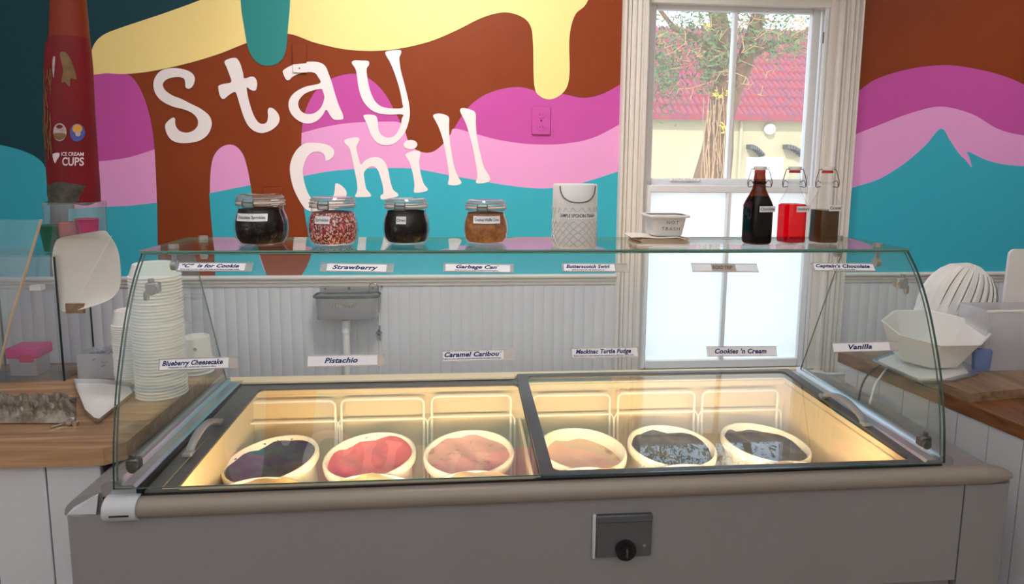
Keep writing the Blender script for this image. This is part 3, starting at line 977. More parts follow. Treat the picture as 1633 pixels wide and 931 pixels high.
for s in (-1, 1):
    part('corner_clamp', clamp((s * 0.877, 0.036, 0.036), -s), 'steel_dark', guard)
    xs = s * 0.868
    b = clamp((s * 0.868, 0.150, 0.388), -s)
    b.box(xs - 0.005 + s * 0.016, xs + 0.005 + s * 0.016, 0.145, 0.155, 0.36, 0.38, 0.002)
    part('corner_clamp', b, 'steel', guard)
    for yy in (0.225, 0.400):
        b = B().cyl((s * 0.852, yy, ZS + 0.008), (s * 0.852, yy, ZS + 0.016), 0.011, 16)
        b.cyl((s * 0.852, yy, ZS - 0.007), (s * 0.852, yy, ZS), 0.011, 16)
        b.box(s * 0.852 - 0.004, s * 0.852 + 0.004, yy - 0.004, yy + 0.004, ZS - 0.03, ZS - 0.006)
        b.cyl((s * 0.852 - 0.006, yy, ZS - 0.032), (s * 0.852 + 0.006, yy, ZS - 0.032), 0.012, 14)
        part('shelf_clamp', b, 'steel', guard)


# flavour labels on the curved front glass
def on_front(u, v):
    """point where the sight line meets the curved pane, with the pane's slope there"""
    d = ray(u, v)
    for i in range(len(po) - 1):
        (ya, za), (yb, zb_) = po[i], po[i + 1]
        # line in YZ: EYE + t d
        ty, tz = yb - ya, zb_ - za
        den = d.y * tz - d.z * ty
        if abs(den) < 1e-9:
            continue
        t = ((ya - EYE.y) * tz - (za - EYE.z) * ty) / den
        P = EYE + d * t
        s = (P.y - ya) * ty + (P.z - za) * tz
        s /= ty * ty + tz * tz
        if -0.01 <= s <= 1.01:
            up = Vector((0, -ty, -tz)).normalized()
            return P, up
    raise ValueError((u, v))


def flavour(u0, v0, u1, v1, txt, sub, tw, ink, label, card=(0.0, 0.86), subw=0.0, h=0.0225, toff=-0.02, ts=0.0125):
    A, up = on_front(u0, v0)
    Bp, _ = on_front(u1, v1)
    ex = (Bp - A)
    L = ex.length
    ex.normalize()
    ez = ex.cross(up).normalized()
    if ez.y > 0:
        ez = -ez
    up = ez.cross(ex).normalized()
    if up.z < 0:
        up = -up
    c = (A + Bp) / 2 + ez * 0.002
    t = thing('flavour_label', label, 'label', c, group='flavour labels on the front glass')
    fr = Matrix.Identity(4)
    for i in range(3):
        fr[i][0] = ex[i]; fr[i][1] = up[i]; fr[i][2] = ez[i]; fr[i][3] = c[i]
    part('label_holder', B().box(-L / 2, L / 2, -h / 2, h / 2, -0.0018, -0.0006, M=fr).box(-L / 2, L / 2, h / 2 - 0.0015, h / 2, -0.0006, 0.0016, M=fr).box(-L / 2, L / 2, -h / 2, -h / 2 + 0.0015, -0.0006, 0.0016, M=fr), 'acrylic_strip', t)
    x0, x1 = -L / 2 + L * card[0], -L / 2 + L * card[1]
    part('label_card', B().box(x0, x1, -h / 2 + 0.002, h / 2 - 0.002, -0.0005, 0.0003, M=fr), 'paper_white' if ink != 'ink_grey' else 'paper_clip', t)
    xm = (x0 + x1) / 2 + toff * L
    ty = 0.0022 if sub else 0.0
    vs, fs = text_geo(txt.replace('\u00ae', ''), ts, 0.28, 0.00050, 1.05, width=tw * L)
    part('lettering', B().add(put(vs, c + ex * xm + up * ty + ez * 0.0006, ex, up, ez), fs), ink, t, smooth=False)
    if '\u00ae' in txt:
        vs, fs = text_geo('\u00ae', 0.005, 0.1)
        part('lettering', B().add(put(vs, c + ex * (xm + tw * L / 2 + 0.003) + up * (ty + 0.0035) + ez * 0.0006, ex, up, ez), fs), ink, t, smooth=False)
    if sub:
        vs, fs = text_geo(sub, 0.0042, 0.25, 0.0001, 1.0, width=subw * L)
        part('small_lettering', B().add(put(vs, c + ex * xm + up * (-0.0064) + ez * 0.0006, ex, up, ez), fs), ink, t, smooth=False)
    return t


glass('acrylic_strip', (0.93, 0.92, 0.92), haze=0.35, hazecol=(0.82, 0.78, 0.78))
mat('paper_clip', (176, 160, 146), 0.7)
flavour(283, 426, 403, 426.5, '\u201cC\u201d  is for Cookie', 'Brown sugar ice cream mixed with cookie dough pieces and cookie crumbs', 0.76, 'ink_navy', 'flavour label reading C is for Cookie on the front glass', (0.02, 0.90), 0.78)
flavour(511, 426.5, 628, 428.5, 'Strawberry', '', 0.62, 'ink_navy', 'flavour label reading Strawberry on the front glass', (0.09, 0.90), ts=0.0145)
flavour(707, 427, 819, 429, 'Garbage Can\u00ae', 'Vanilla ice cream with chunks of candy and mixed toppings', 0.58, 'ink_navy', 'flavour label reading Garbage Can on the front glass', (0.03, 0.95), 0.62)
flavour(896, 427, 1001, 427.5, 'Butterscotch Swirl', 'Vanilla ice cream with a rich butterscotch swirl', 0.66, 'ink_navy', 'flavour label reading Butterscotch Swirl on the front glass', (0.03, 0.80), 0.5)
flavour(1103, 427, 1208, 428, 'ROAD TRIP', '', 0.30, 'ink_grey', 'flavour label reading ROAD TRIP in front of the frosted window', (0.30, 0.66), ts=0.0135)
flavour(1294, 426, 1394, 427, 'Captain\u2019s Chocolate', 'Simply deep, rich chocolate', 0.86, 'ink_navy', 'flavour label reading Captain\'s Chocolate on the front glass', (0.04, 0.99), 0.35)
flavour(253, 582, 380, 577.5, 'Blueberry Cheesecake', 'Cheesecake ice cream swirled with a blueberry ribbon', 0.76, 'ink_navy', 'flavour label reading Blueberry Cheesecake above the left lid', (0.02, 0.88), 0.60, ts=0.0138, h=0.0245)
flavour(490, 576, 613, 573.5, 'Pistachio', '', 0.43, 'ink_navy', 'flavour label reading Pistachio above the left lid', (0.01, 0.91), ts=0.0150, h=0.0245)
flavour(704, 568, 822, 565, 'Caramel Caribou\u00ae', 'Toffee ice cream with thick caramel swirls and mini chocolate caramel cups', 0.74, 'ink_navy', 'flavour label reading Caramel Caribou above the left lid', (0.02, 0.84), 0.78, ts=0.0138, h=0.0235)
flavour(911, 563, 1017, 561, 'Mackinac Turtle Fudge', 'Butter pecan ice cream swirled with caramel and turtle pecan fudge swirl', 0.83, 'ink_navy', 'flavour label reading Mackinac Turtle Fudge above the right lid', (0.01, 0.99), 0.9, ts=0.0128)
flavour(1127, 560.5, 1238, 560, 'Cookies \u2019n Cream', '', 0.74, 'ink_navy', 'flavour label reading Cookies \'n Cream in front of the frosted window', (0.02, 0.98), ts=0.0145)
flavour(1327, 554.5, 1430, 551.5, 'Vanilla', '', 0.36, 'ink_navy', 'flavour label reading Vanilla above the right lid', (0.01, 0.88), ts=0.0145)

# ------------------------------------------------------------------ tubs
RT = 0.123


def icecream(name, c1, c2, scale, pos=(0.42, 0.62)):
    m = mat(name, c1, 0.45, rgb2=c2, scale=scale, bump=0.5, bscale=26)
    for nd in m.node_tree.nodes:
        if nd.type == 'VALTORGB':
            nd.color_ramp.elements[0].position, nd.color_ramp.elements[1].position = pos
    return m


icecream('ice_blueberry', (22, 84, 92), (26, 34, 84), 22)
icecream('ice_strawberry', (228, 110, 112), (206, 84, 92), 14)
icecream('ice_garbage', (214, 158, 142), (150, 96, 84), 34, (0.30, 0.42))
icecream('ice_butterscotch', (226, 186, 150), (168, 108, 66), 16, (0.32, 0.46))
icecream('ice_cookies', (84, 76, 76), (34, 30, 34), 30)
icecream('ice_chocolate', (70, 54, 48), (40, 30, 30), 16)
icecream('ice_cream_tan', (240, 200, 140), (224, 172, 104), 14)
icecream('ice_pale_yellow', (246, 232, 160), (240, 220, 140), 10)
icecream('ice_toffee', (238, 200, 144), (160, 92, 50), 26, (0.32, 0.42))
icecream('ice_orange', (244, 190, 110), (236, 170, 90), 10)


def tub(x, y, z, cream, label, tilt=(0, 0), fill=0.035, seed=1, smear=None, dome=-0.010):
    H = 0.245
    t = thing('ice_cream_tub', label, 'ice cream tub', (x, y, z - H), (math.radians(tilt[0]), math.radians(tilt[1]), 0), 'tubs of ice cream in the cabinet')
    b = B()
    pr = [(0.100, 0.0), (0.109, H - 0.05), (0.110, H - 0.03), (0.112, H - 0.028), (RT, H - 0.022), (RT + 0.001, H - 0.006), (RT - 0.001, H), (RT - 0.006, H + 0.001), (RT - 0.009, H - 0.004), (0.106, H - 0.05), (0.104, H - 0.09)]
    b.lathe(pr, (0, 0, 0), 40, True, True)
    bb = B(); bb.v = [tuple(wmat(t) @ Vector(p)) for p in b.v]; bb.f = b.f; bb.mi = b.mi
    part('tub', bb, 'tub_white', t)
    rr = random.Random(seed)
    ph = [rr.uniform(0, 6.28) for _ in range(6)]
    rings = []
    for i in range(9):
        r = (RT - 0.0105) * i / 8
        ring = []
        for j in range(32):
            a = 2 * PI * j / 32
            xx, yy = r * math.cos(a), r * math.sin(a)
            zz = H - fill + dome * (1 - (r / RT) ** 2) + 0.005 * math.sin(30 * xx + ph[0]) * math.sin(26 * yy + ph[1]) + 0.004 * math.sin(70 * xx + ph[2] + 40 * yy) + (0.014 * (0.5 + 0.5 * math.sin(2 * a + ph[3])) if i == 8 else 0) * 0.4
            ring.append(tuple(wmat(t) @ Vector((max(r, 0.0005) * math.cos(a), max(r, 0.0005) * math.sin(a), zz))))
        rings.append(ring)
    part('ice_cream', B().loft(rings, True, False), cream, t, angle=2.5)
    if smear:
        for k in range(5):
            a0 = rr.uniform(0.2, 2.9)
            w = rr.uniform(0.3, 0.7)
            pts = []
            rg = []
            for i in range(9):
                a = a0 + w * i / 8
                zt_ = H - 0.006 - 0.010 * rr.random()
                zb2 = H - fill - 0.012
                rad = RT - 0.0098
                rg.append([tuple(wmat(t) @ Vector((rad * math.cos(a), rad * math.sin(a), zt_))), tuple(wmat(t) @ Vector(((rad - 0.001) * math.cos(a), (rad - 0.001) * math.sin(a), (zt_ + zb2) / 2))), tuple(wmat(t) @ Vector(((rad - 0.003) * math.cos(a), (rad - 0.003) * math.sin(a), zb2)))])
            part('smear', B().loft(rg, False, False, closed=False), smear, t)
    return t


ZR = -0.118
TX = [-0.672, -0.425, -0.166, 0.128, 0.388, 0.652]
tub(TX[0], 0.402, ZR, 'ice_blueberry', 'back row tub of dark blue ice cream at the left end', (5, -7), 0.012, 1, 'ice_blueberry')
tub(TX[1], 0.405, ZR, 'ice_strawberry', 'back row tub of pink strawberry ice cream', (5, -4), 0.014, 2, 'ice_strawberry')
tub(TX[2], 0.405, ZR, 'ice_garbage', 'back row tub of speckled pinkish tan ice cream beside the centre frame', (5, -2), 0.016, 3)
tub(TX[3], 0.400, ZR, 'ice_butterscotch', 'back row tub of beige ice cream with brown smears at the right lid\'s left end', (4, 3), 0.028, 4, 'ice_toffee')
tub(TX[4], 0.405, ZR, 'ice_cookies', 'back row tub of dark grey flecked ice cream under the tree reflection', (4, 2), 0.014, 5)
tub(TX[5], 0.405, ZR, 'ice_chocolate', 'back row tub of dark ice cream at the right end', (3, 5), 0.014, 6)
ZF = -0.118
FX = [-0.678, -0.418, -0.160, 0.128, 0.388, 0.670]
for i, (cr, lb) in enumerate((('ice_cream_tan', 'front row tub of tan ice cream, leftmost of its row'), ('ice_pale_yellow', 'front row tub of pale yellow ice cream before the pink one'), ('ice_toffee', 'front row tub of tan ice cream with brown bits beside the centre frame'), ('ice_cream_tan', 'front row tub of tan ice cream just right of the centre frame'), ('ice_toffee', 'front row tub of caramel ice cream before the dark flecked one'), ('ice_orange', 'front row tub of golden ice cream, rightmost of its row'))):
    tub(FX[i], 0.148, ZF, cr, lb, (0, 0), 0.006, 20 + i, None, 0.022)

# wire tub dividers standing behind the back row
def rack(x0, x1, zt_, label):
    yb = 0.585
    t = thing('wire_rack', label, 'rack', ((x0 + x1) / 2, yb, IZ), group='white wire racks behind the tubs')
    r = 0.016
    pts = [(x0, yb - 0.05, IZ + 0.005)] + [(x0, yb, zt_ - 0.10), (x0, yb, zt_ - r)] + [(x0 + r - r * math.cos(a), yb, zt_ - r + r * math.sin(a)) for a in (0.5, 1.07)] + [(x0 + r, yb, zt_), (x1 - r, yb, zt_)] + [(x1 - r + r * math.sin(a), yb, zt_ - r + r * math.cos(a)) for a in (0.5, 1.07)] + [(x1, yb, zt_ - r), (x1, yb, zt_ - 0.10), (x1, yb - 0.05, IZ + 0.005)]
    part('wire_loop', B().tube(pts, 0.0038, 8), 'wire_white', t)
    part('cross_wire', B().tube([(x0 - 0.012, yb - 0.03, IZ + 0.005), (x0 - 0.012, yb - 0.004, zt_ - 0.075), (x0 - 0.004, yb - 0.004, zt_ - 0.062), (x1 + 0.004, yb - 0.004, zt_ - 0.062), (x1 + 0.012, yb - 0.004, zt_ - 0.075), (x1 + 0.012, yb - 0.03, IZ + 0.005)], 0.003, 8), 'wire_white', t)
    return t


for i, (x0, x1, z, lb) in enumerate(((-0.822, -0.570, -0.042, 'white wire rack behind the dark blue tub'), (-0.552, -0.308, -0.040, 'white wire rack behind the pink tub'), (-0.284, -0.045, -0.036, 'white wire rack behind the speckled tan tub'), (0.022, 0.262, -0.040, 'white wire rack behind the beige tub'), (0.288, 0.530, -0.038, 'white wire rack behind the dark grey flecked tub'), (0.556, 0.800, -0.038, 'white wire rack behind the dark tub at the right end'))):
    rack(x0, x1, z, lb)

# ------------------------------------------------------------------ jars on the shelf
ST = ZS + 0.008
mat('sprinkles_chocolate', (34, 22, 18), 0.6, spec=0.08, rgb2=(14, 8, 8), scale=120, bump=0.8, bscale=160)
mat('crumbs_dark', (22, 19, 18), 0.6, spec=0.08, rgb2=(8, 7, 8), scale=90, bump=0.8, bscale=120)
mat('crumbs_waffle', (198, 130, 70), 0.6, rgb2=(120, 66, 32), scale=70, bump=0.8, bscale=90)
m = mat('sprinkles_rainbow', (200, 60, 60), 0.5, bump=0.8, bscale=160)
nn = m.node_tree
vo = nn.nodes.new('ShaderNodeTexVoronoi'); vo.inputs['Scale'].default_value = 400
tcx = nn.nodes.new('ShaderNodeTexCoord'); mpx = nn.nodes.new('ShaderNodeMapping'); mpx.inputs['Scale'].default_value = (1, 1, 0.6)
nn.links.new(tcx.outputs['Object'], mpx.inputs[0]); nn.links.new(mpx.outputs[0], vo.inputs['Vector'])
sp = nn.nodes.new('ShaderNodeSeparateColor'); nn.links.new(vo.outputs['Color'], sp.inputs[0])
rr_ = nn.nodes.new('ShaderNodeValToRGB'); rr_.color_ramp.interpolation = 'CONSTANT'
els = rr_.color_ramp.elements
els[0].color = (*lin((190, 40, 50)), 1); els[1].position = 0.25; els[1].color = (*lin((236, 214, 206)), 1)
for ps, cc in ((0.45, (60, 30, 30)), (0.6, (210, 110, 70)), (0.75, (222, 120, 140)), (0.88, (90, 50, 44))):
    e = els.new(ps); e.color = (*lin(cc), 1)
nn.links.new(sp.outputs[0], rr_.inputs[0]); nn.links.new(rr_.outputs[0], nn.nodes['Principled BSDF'].inputs['Base Color'])
mat('gasket', (214, 196, 186), 0.5)


def jar(u, v, k, fill_mat, fill_h, txt, label, lw, lx=-0.012, ly=0.0):
    P = at(u, v, 2, ST)
    x, y = P.x, P.y + 0.05
    t = thing('clip_top_jar', label, 'jar', (x, y, ST), group='clip top jars of toppings on the glass shelf')
    R = 0.0605 * k
    Z = 0.118 * k
    body = [(R * 0.70, 0.001), (R * 0.82, 0.003), (R * 0.95, 0.14 * Z), (R * 1.0, 0.30 * Z), (R * 0.985, 0.45 * Z), (R * 0.93, 0.57 * Z), (R * 0.86, 0.66 * Z), (R * 0.835, 0.70 * Z), (R * 0.835, 0.76 * Z), (R * 0.88, 0.78 * Z), (R * 0.88, 0.81 * Z)]
    part('jar_body', B().lathe(body, (x, y, ST), 40, True, False), 'jar_glass', t)
    s = 0.945
    hz = fill_h * Z
    con = [(R * 0.66, 0.005)]
    for r_, z_ in body[1:]:
        if z_ < hz:
            con.append((r_ * s, max(z_, 0.006)))
    con.append((con[-1][0] * 0.99, hz))
    con.append((con[-1][0] * 0.5, hz + 0.003))
    part('topping', B().lathe(con, (x, y, ST), 36), fill_mat, t)
    part('gasket', B().lathe([(R * 0.86, 0.81 * Z), (R * 0.90, 0.815 * Z), (R * 0.90, 0.83 * Z), (R * 0.86, 0.835 * Z)], (x, y, ST), 36), 'gasket', t)
    lidp = part('jar_lid', B().lathe([(R * 0.88, 0.835 * Z), (R * 0.90, 0.86 * Z), (R * 0.87, 0.89 * Z), (R * 0.84, 0.92 * Z), (R * 0.84, 0.955 * Z), (R * 0.78, 0.985 * Z), (R * 0.6, 0.975 * Z), (R * 0.3, 0.965 * Z)], (x, y, ST), 36, False, True), 'jar_glass', t)
    b = B()
    for zz, rr2 in ((0.79, 0.90), (0.87, 0.905), (0.935, 0.86)):
        b.tube([(x + R * rr2 * math.cos(a), y + R * rr2 * math.sin(a), ST + zz * Z) for a in [2 * PI * i / 36 for i in range(36)]], 0.0014, 6, closed=True)
    part('wire_band', b, 'steel', t)
    b = B()
    for a in (-2.0, -1.55):
        ca, sa = math.cos(a), math.sin(a)
        b.tube([(x + R * 0.92 * ca, y + R * 0.92 * sa, ST + 0.92 * Z), (x + R * 0.99 * ca, y + R * 0.99 * sa, ST + 0.85 * Z), (x + R * 0.95 * ca, y + R * 0.95 * sa, ST + 0.76 * Z)], 0.0014, 6)
    b.tube([(x + R * 0.95 * math.cos(a), y + R * 0.95 * math.sin(a), ST + 0.76 * Z) for a in (-2.0, -1.85, -1.7, -1.55)], 0.0014, 6)
    b.tube([(x + R * 0.99 * math.cos(a), y + R * 0.99 * math.sin(a), ST + 0.85 * Z) for a in (-2.0, -1.85, -1.7, -1.55)], 0.0014, 6)
    part('clip', b, 'steel_dark', t)
    # paper label wrapped on the front
    zc = 0.55 * Z + ly
    hh = 0.0088
    rad = R * 0.955 + 0.001
    def sl(px, pz, extra=0.0):
        r3 = R * (0.985 - 0.16 * max(0, (pz - 0.45 * Z) / (0.2 * Z)) * 0.75) + 0.0012 + extra
        a = -PI / 2 - 0.05 + (px) / r3
        return (x + r3 * math.cos(a), y + r3 * math.sin(a), ST + pz)
    rings = []
    for i in range(9):
        px = lx - lw / 2 + lw * i / 8
        rings.append([sl(px, zc - hh), sl(px, zc), sl(px, zc + hh)])
    lab = part('paper_label', B().loft(rings, False, False, closed=False), 'paper_white', t)
    vs, fs = text_geo(txt, 0.0100, 0, 0.0001, 1.0, width=lw * 0.88)
    part('lettering', B().add([sl(lx + p[0], zc + p[1], 0.0005) for p in vs], fs), 'ink_black', lab, smooth=False)
    return t


jar(408, 393, 1.03, 'sprinkles_chocolate', 0.70, 'Chocolate Sprinkles', 'clip top jar of dark chocolate sprinkles on the glass shelf', 0.080, -0.006, 0.002)
jar(525.5, 394, 0.99, 'sprinkles_rainbow', 0.68, 'Sprinkles', 'clip top jar of multicoloured sprinkles on the glass shelf', 0.038, -0.013)
jar(646, 392, 0.955, 'crumbs_dark', 0.72, 'Oreo', 'clip top jar of black cookie crumbs on the glass shelf', 0.024, -0.006)
jar(776, 392, 0.93, 'crumbs_waffle', 0.70, 'Crushed Waffle Cone', 'clip top jar of crushed brown waffle cone on the glass shelf', 0.070, 0.003, 0.003)

# ------------------------------------------------------------------ sample spoon bin
P = at(921, 397.5, 2, ST)
bx, by = P.x, P.y + 0.052
binn = thing('spoon_bin', 'white bin with a diamond lattice reading SAMPLE SPOON TRASH on the shelf', 'trash bin', (bx, by, ST))
BR, BH = 0.0525, 0.152
part('bin_body', B().lathe([(BR * 0.94, 0.0), (BR * 0.97, 0.004), (BR, 0.03), (BR * 1.01, 0.10), (BR * 1.0, BH - 0.002), (BR * 0.97, BH), (BR * 0.9, BH)], (bx, by, ST), 40, ex=2.4), 'plastic_white', binn)
b = B()
NS = 20
def bs(a, z, e=0.0):
    ca, sa = math.cos(a), math.sin(a)
    r = BR * 1.0 + e
    return (bx + r * math.copysign(abs(ca) ** (2 / 2.4), ca), by + r * math.copysign(abs(sa) ** (2 / 2.4), sa), ST + z)
for i in range(NS):
    for s in (-1, 1):
        b.tube([bs(2 * PI * i / NS + s * 1.1 * k / 10, 0.006 + 0.060 * k / 10, 0.0004) for k in range(11)], 0.0013, 4)
    b.tube([bs(2 * PI * i / NS + 0.13, 0.098, 0.0004), bs(2 * PI * i / NS + 0.28, 0.086, 0.0004), bs(2 * PI * i / NS + 0.43, 0.098, 0.0004)], 0.0012, 4)
part('lattice', b, 'plastic_grey_white', binn, kind='stuff')
b = B()
b.tube([bs(-PI / 2 - 0.85 * math.cos(PI * k / 20), BH - 0.004 - 0.038 * math.sin(PI * k / 20), 0.0006) for k in range(21)], 0.0016, 6)
part('flap_edge', b, 'ink_grey', binn)
rings = []
for k in range(9):
    a = -PI / 2 - 0.8 + 1.75 * k / 8
    rings.append([bs(a, 0.071, 0.002), bs(a, 0.087, 0.002)])
part('bin_label', B().loft(rings, False, False, closed=False), 'paper_white', binn)
vs, fs = text_geo('SAMPLE SPOON TRASH', 0.0112, 0, 0.0001, 1.0, width=1.5)
part('lettering', B().add([bs(-PI / 2 - 0.02 + p[0], 0.079 + p[1], 0.0026) for p in vs], fs), 'ink_black', binn, smooth=False)

# ------------------------------------------------------------------ tub on folded napkins
mat('kraft', (198, 174, 148), 0.8, var=0.12, scale=14)
mat('napkin', (232, 224, 214), 0.85, var=0.05, scale=14)
P = at(1062, 393, 2, ST)
nx0, nx1 = at(1020, 394, 2, ST).x, at(1106, 394, 2, ST).x
ny = P.y
for i, (dx, dz, mt, lb) in enumerate(((0.0, 0.0, 'napkin', 'folded white napkin, lowest of the pile under the tub'), (0.004, 0.0045, 'kraft', 'brown paper pad in the middle of the pile under the tub'), (-0.006, 0.0182, 'napkin', 'cream paper napkin on top of the pile under the tub'))):
    h = (0.004, 0.009, 0.003)[i]
    t = thing('paper_napkin', lb, 'napkin', ((nx0 + nx1) / 2, ny + 0.06, ST + dz), (0, 0, (0.02, 0.06, -0.06)[i]), 'folded papers under the tub')
    b = B()
    w = (nx1 - nx0)
    x0, x1 = -w / 2 + dx, w / 2 + dx - 0.006 * i
    if i == 1:
        for k in range(4):
            b.box(x0 + 0.004 * (k % 2), x1 - 0.003 * (k % 3), -0.045, 0.05, k * 0.0033, k * 0.0033 + 0.0031)
    elif i == 2:
        rings = []
        for k in range(13):
            tt = k / 12
            xx = x0 - 0.006 + (x1 - x0 + 0.014) * tt
            zz = 0.0015 + 0.0012 * math.sin(9 * tt) - (0.005 * max(0, tt - 0.85) / 0.15)
            rings.append([(xx, -0.05, zz), (xx, 0.05, zz), (xx, 0.05, zz + 0.0012), (xx, -0.05, zz + 0.0012)])
        b.loft(rings)
    else:
        b.box(x0, x1, -0.05, 0.052, 0, h, 0.001)
    me = b.mesh('sheet', mt)
    link('sheet', me, t)
tz = ST + 0.0225
t = thing('plastic_tub', 'small white plastic tub hand marked NOT TRASH on the paper pile', 'tub', (at(1076, 380, 2, tz).x, ny + 0.062, tz))
tx, ty_ = t.location.x, t.location.y
b = B().lathe([(0.036, 0, 0.028, 6), (0.0385, 0.002, 0.030, 6), (0.0465, 0.048, 0.038, 6)], (tx, ty_, tz), 48, True, False)
part('tub_wall', b, 'plastic_white', t)
part('tub_rim', B().lathe([(0.046, 0.045, 0.038, 6), (0.054, 0.046, 0.045, 6), (0.055, 0.050, 0.046, 6), (0.053, 0.0525, 0.044, 6), (0.046, 0.052, 0.0375, 6)], (tx, ty_, tz), 48, False, False), 'plastic_white', t)
sl_ = Vector((0, -0.010, 0.048)).normalized()
for s_, zz, sz, xo in (('NOT', 0.034, 0.0125, 0.008), ('TRASH', 0.018, 0.0125, 0.004)):
    vs, fs = text_geo(s_, sz, 0.0, -0.0001, 1.35)
    part('lettering', B().add(put(vs, (tx + xo, ty_ - 0.0302 - 0.00165 * zz * 100 / 1.0 * 0.1 * 10 - 0.0022, tz + zz), XV, sl_, -YV), fs), 'ink_navy', t, smooth=False)

# ------------------------------------------------------------------ syrup bottles
glass('syrup_red', (0.78, 0.025, 0.06), refl=0.6)
mat('syrup_chocolate', (8, 5, 5), 0.3, spec=0.1)
mat('syrup_caramel', (84, 50, 18), 0.2, var=0.15, scale=6)
glass('amber_glass', (0.32, 0.12, 0.05), refl=1.0)
mat('rubber_red', (190, 30, 34), 0.45)
mat('ceramic_white', (236, 226, 218), 0.25)


def bottle(u, v, k, liquid, hz, txt, label, gm='jar_glass', twist=0.3, lw=0.047, lx=0.0055):
    P = at(u, v, 2, ST)
    x, y = P.x, P.y + 0.03
    t = thing('swing_top_bottle', label, 'bottle', (x, y, ST), (0, 0, twist), 'swing top syrup bottles on the glass shelf')
    H = 0.200 * k
    R = 0.0295 * k
    Mr = Matrix.Rotation(twist, 3, 'Z')
    pr = [(R * 0.86, 0.0, R * 0.86, 5), (R * 0.97, 0.003, R * 0.97, 5), (R, 0.010, R, 6), (R, 0.5 * H, R, 6), (R * 0.93, 0.555 * H, R * 0.93, 4), (R * 0.74, 0.64 * H, R * 0.74, 2.6), (R * 0.58, 0.71 * H, R * 0.58, 2), (R * 0.52, 0.77 * H, R * 0.52, 2), (R * 0.50, 0.85 * H, R * 0.50, 2), (R * 0.46, 0.90 * H, R * 0.46, 2), (R * 0.46, 0.92 * H, R * 0.46, 2)]
    part('bottle_glass', B().lathe(pr, (x, y, ST), 40, True, False, M=Mr), gm, t)
    part('neck_ring', B().lathe([(R * 0.53, 0.775 * H), (R * 0.60, 0.785 * H), (R * 0.60, 0.80 * H), (R * 0.52, 0.81 * H)], (x, y, ST), 24, False, False), gm, t)
    lq = []
    for p in pr:
        if p[1] < hz * H:
            lq.append((p[0] * 0.94, max(p[1], 0.004), p[2] * 0.94, p[3]))
    last = lq[-1]
    f = 1 if hz <= 0.5 else max(0.5, 1 - (hz - 0.5) * 2.1)
    lq.append((R * 0.94 * f, hz * H, R * 0.94 * f, 5 if hz < 0.52 else 3))
    part('syrup', B().lathe(lq, (x, y, ST), 40, True, True, M=Mr), liquid, t)
    part('gasket', B().lathe([(R * 0.40, 0.92 * H), (R * 0.5, 0.925 * H), (R * 0.46, 0.945 * H), (R * 0.40, 0.95 * H)], (x, y, ST), 20), 'rubber_red', t)
    part('stopper', B().lathe([(R * 0.42, 0.948 * H), (R * 0.52, 0.958 * H), (R * 0.56, 0.985 * H), (R * 0.54, 1.0 * H), (R * 0.3, 1.004 * H)], (x, y, ST), 24), 'ceramic_white', t)
    b = B()
    for s in (-1, 1):
        b.tube([(x + s * R * 0.30, y, ST + 0.975 * H), (x + s * R * 0.78, y, ST + 0.965 * H), (x + s * R * 0.92, y - 0.002, ST + 0.90 * H), (x + s * R * 1.12, y - 0.003, ST + 0.80 * H), (x + s * R * 1.06, y - 0.003, ST + 0.745 * H), (x + s * R * 0.96, y - 0.002, ST + 0.735 * H), (x + s * R * 0.56, y, ST + 0.745 * H)], 0.0011, 6)
        b.tube([(x + s * R * 0.56, y, ST + 0.80 * H), (x + s * R * 0.86, y, ST + 0.825 * H), (x + s * R * 1.0, y - 0.002, ST + 0.80 * H), (x + s * R * 1.04, y - 0.003, ST + 0.74 * H)], 0.0011, 6)
    part('wire_bail', b, 'steel_dark', t)
    b = B()
    fy = -R - 0.0008
    zc = 0.46 * H if txt != 'Caramel' else 0.475 * H
    M4 = Matrix.Translation((x, y, ST)) @ Mr.to_4x4()
    b.box(-lw / 2 + lx, lw / 2 + lx, fy - 0.0004, fy, zc - 0.0075, zc + 0.0075, M=M4)
    lb_ = part('paper_label', b, 'paper_white', t)
    vs, fs = text_geo(txt, 0.0105, 0, 0.0001, 1.0, width=lw * 0.88)
    vs = [tuple(M4 @ Vector((p[0] + lx, fy - 0.0008, zc + p[1]))) for p in vs]
    part('lettering', B().add(vs, fs), 'ink_black', lb_, smooth=False)
    return t


bottle(1214, 390.5, 0.985, 'syrup_chocolate', 0.62, 'Chocolate', 'swing top bottle of black chocolate syrup on the glass shelf', 'amber_glass', 0.22)
bottle(1269.5, 390, 0.985, 'syrup_red', 0.52, 'Strawberry', 'swing top bottle of bright red strawberry syrup on the glass shelf', 'jar_glass', 0.20, 0.040, 0.009)
bottle(1322, 390, 0.985, 'syrup_caramel', 0.445, 'Caramel', 'swing top bottle of brown caramel syrup on the glass shelf', 'jar_glass', 0.18, 0.038, 0.006)

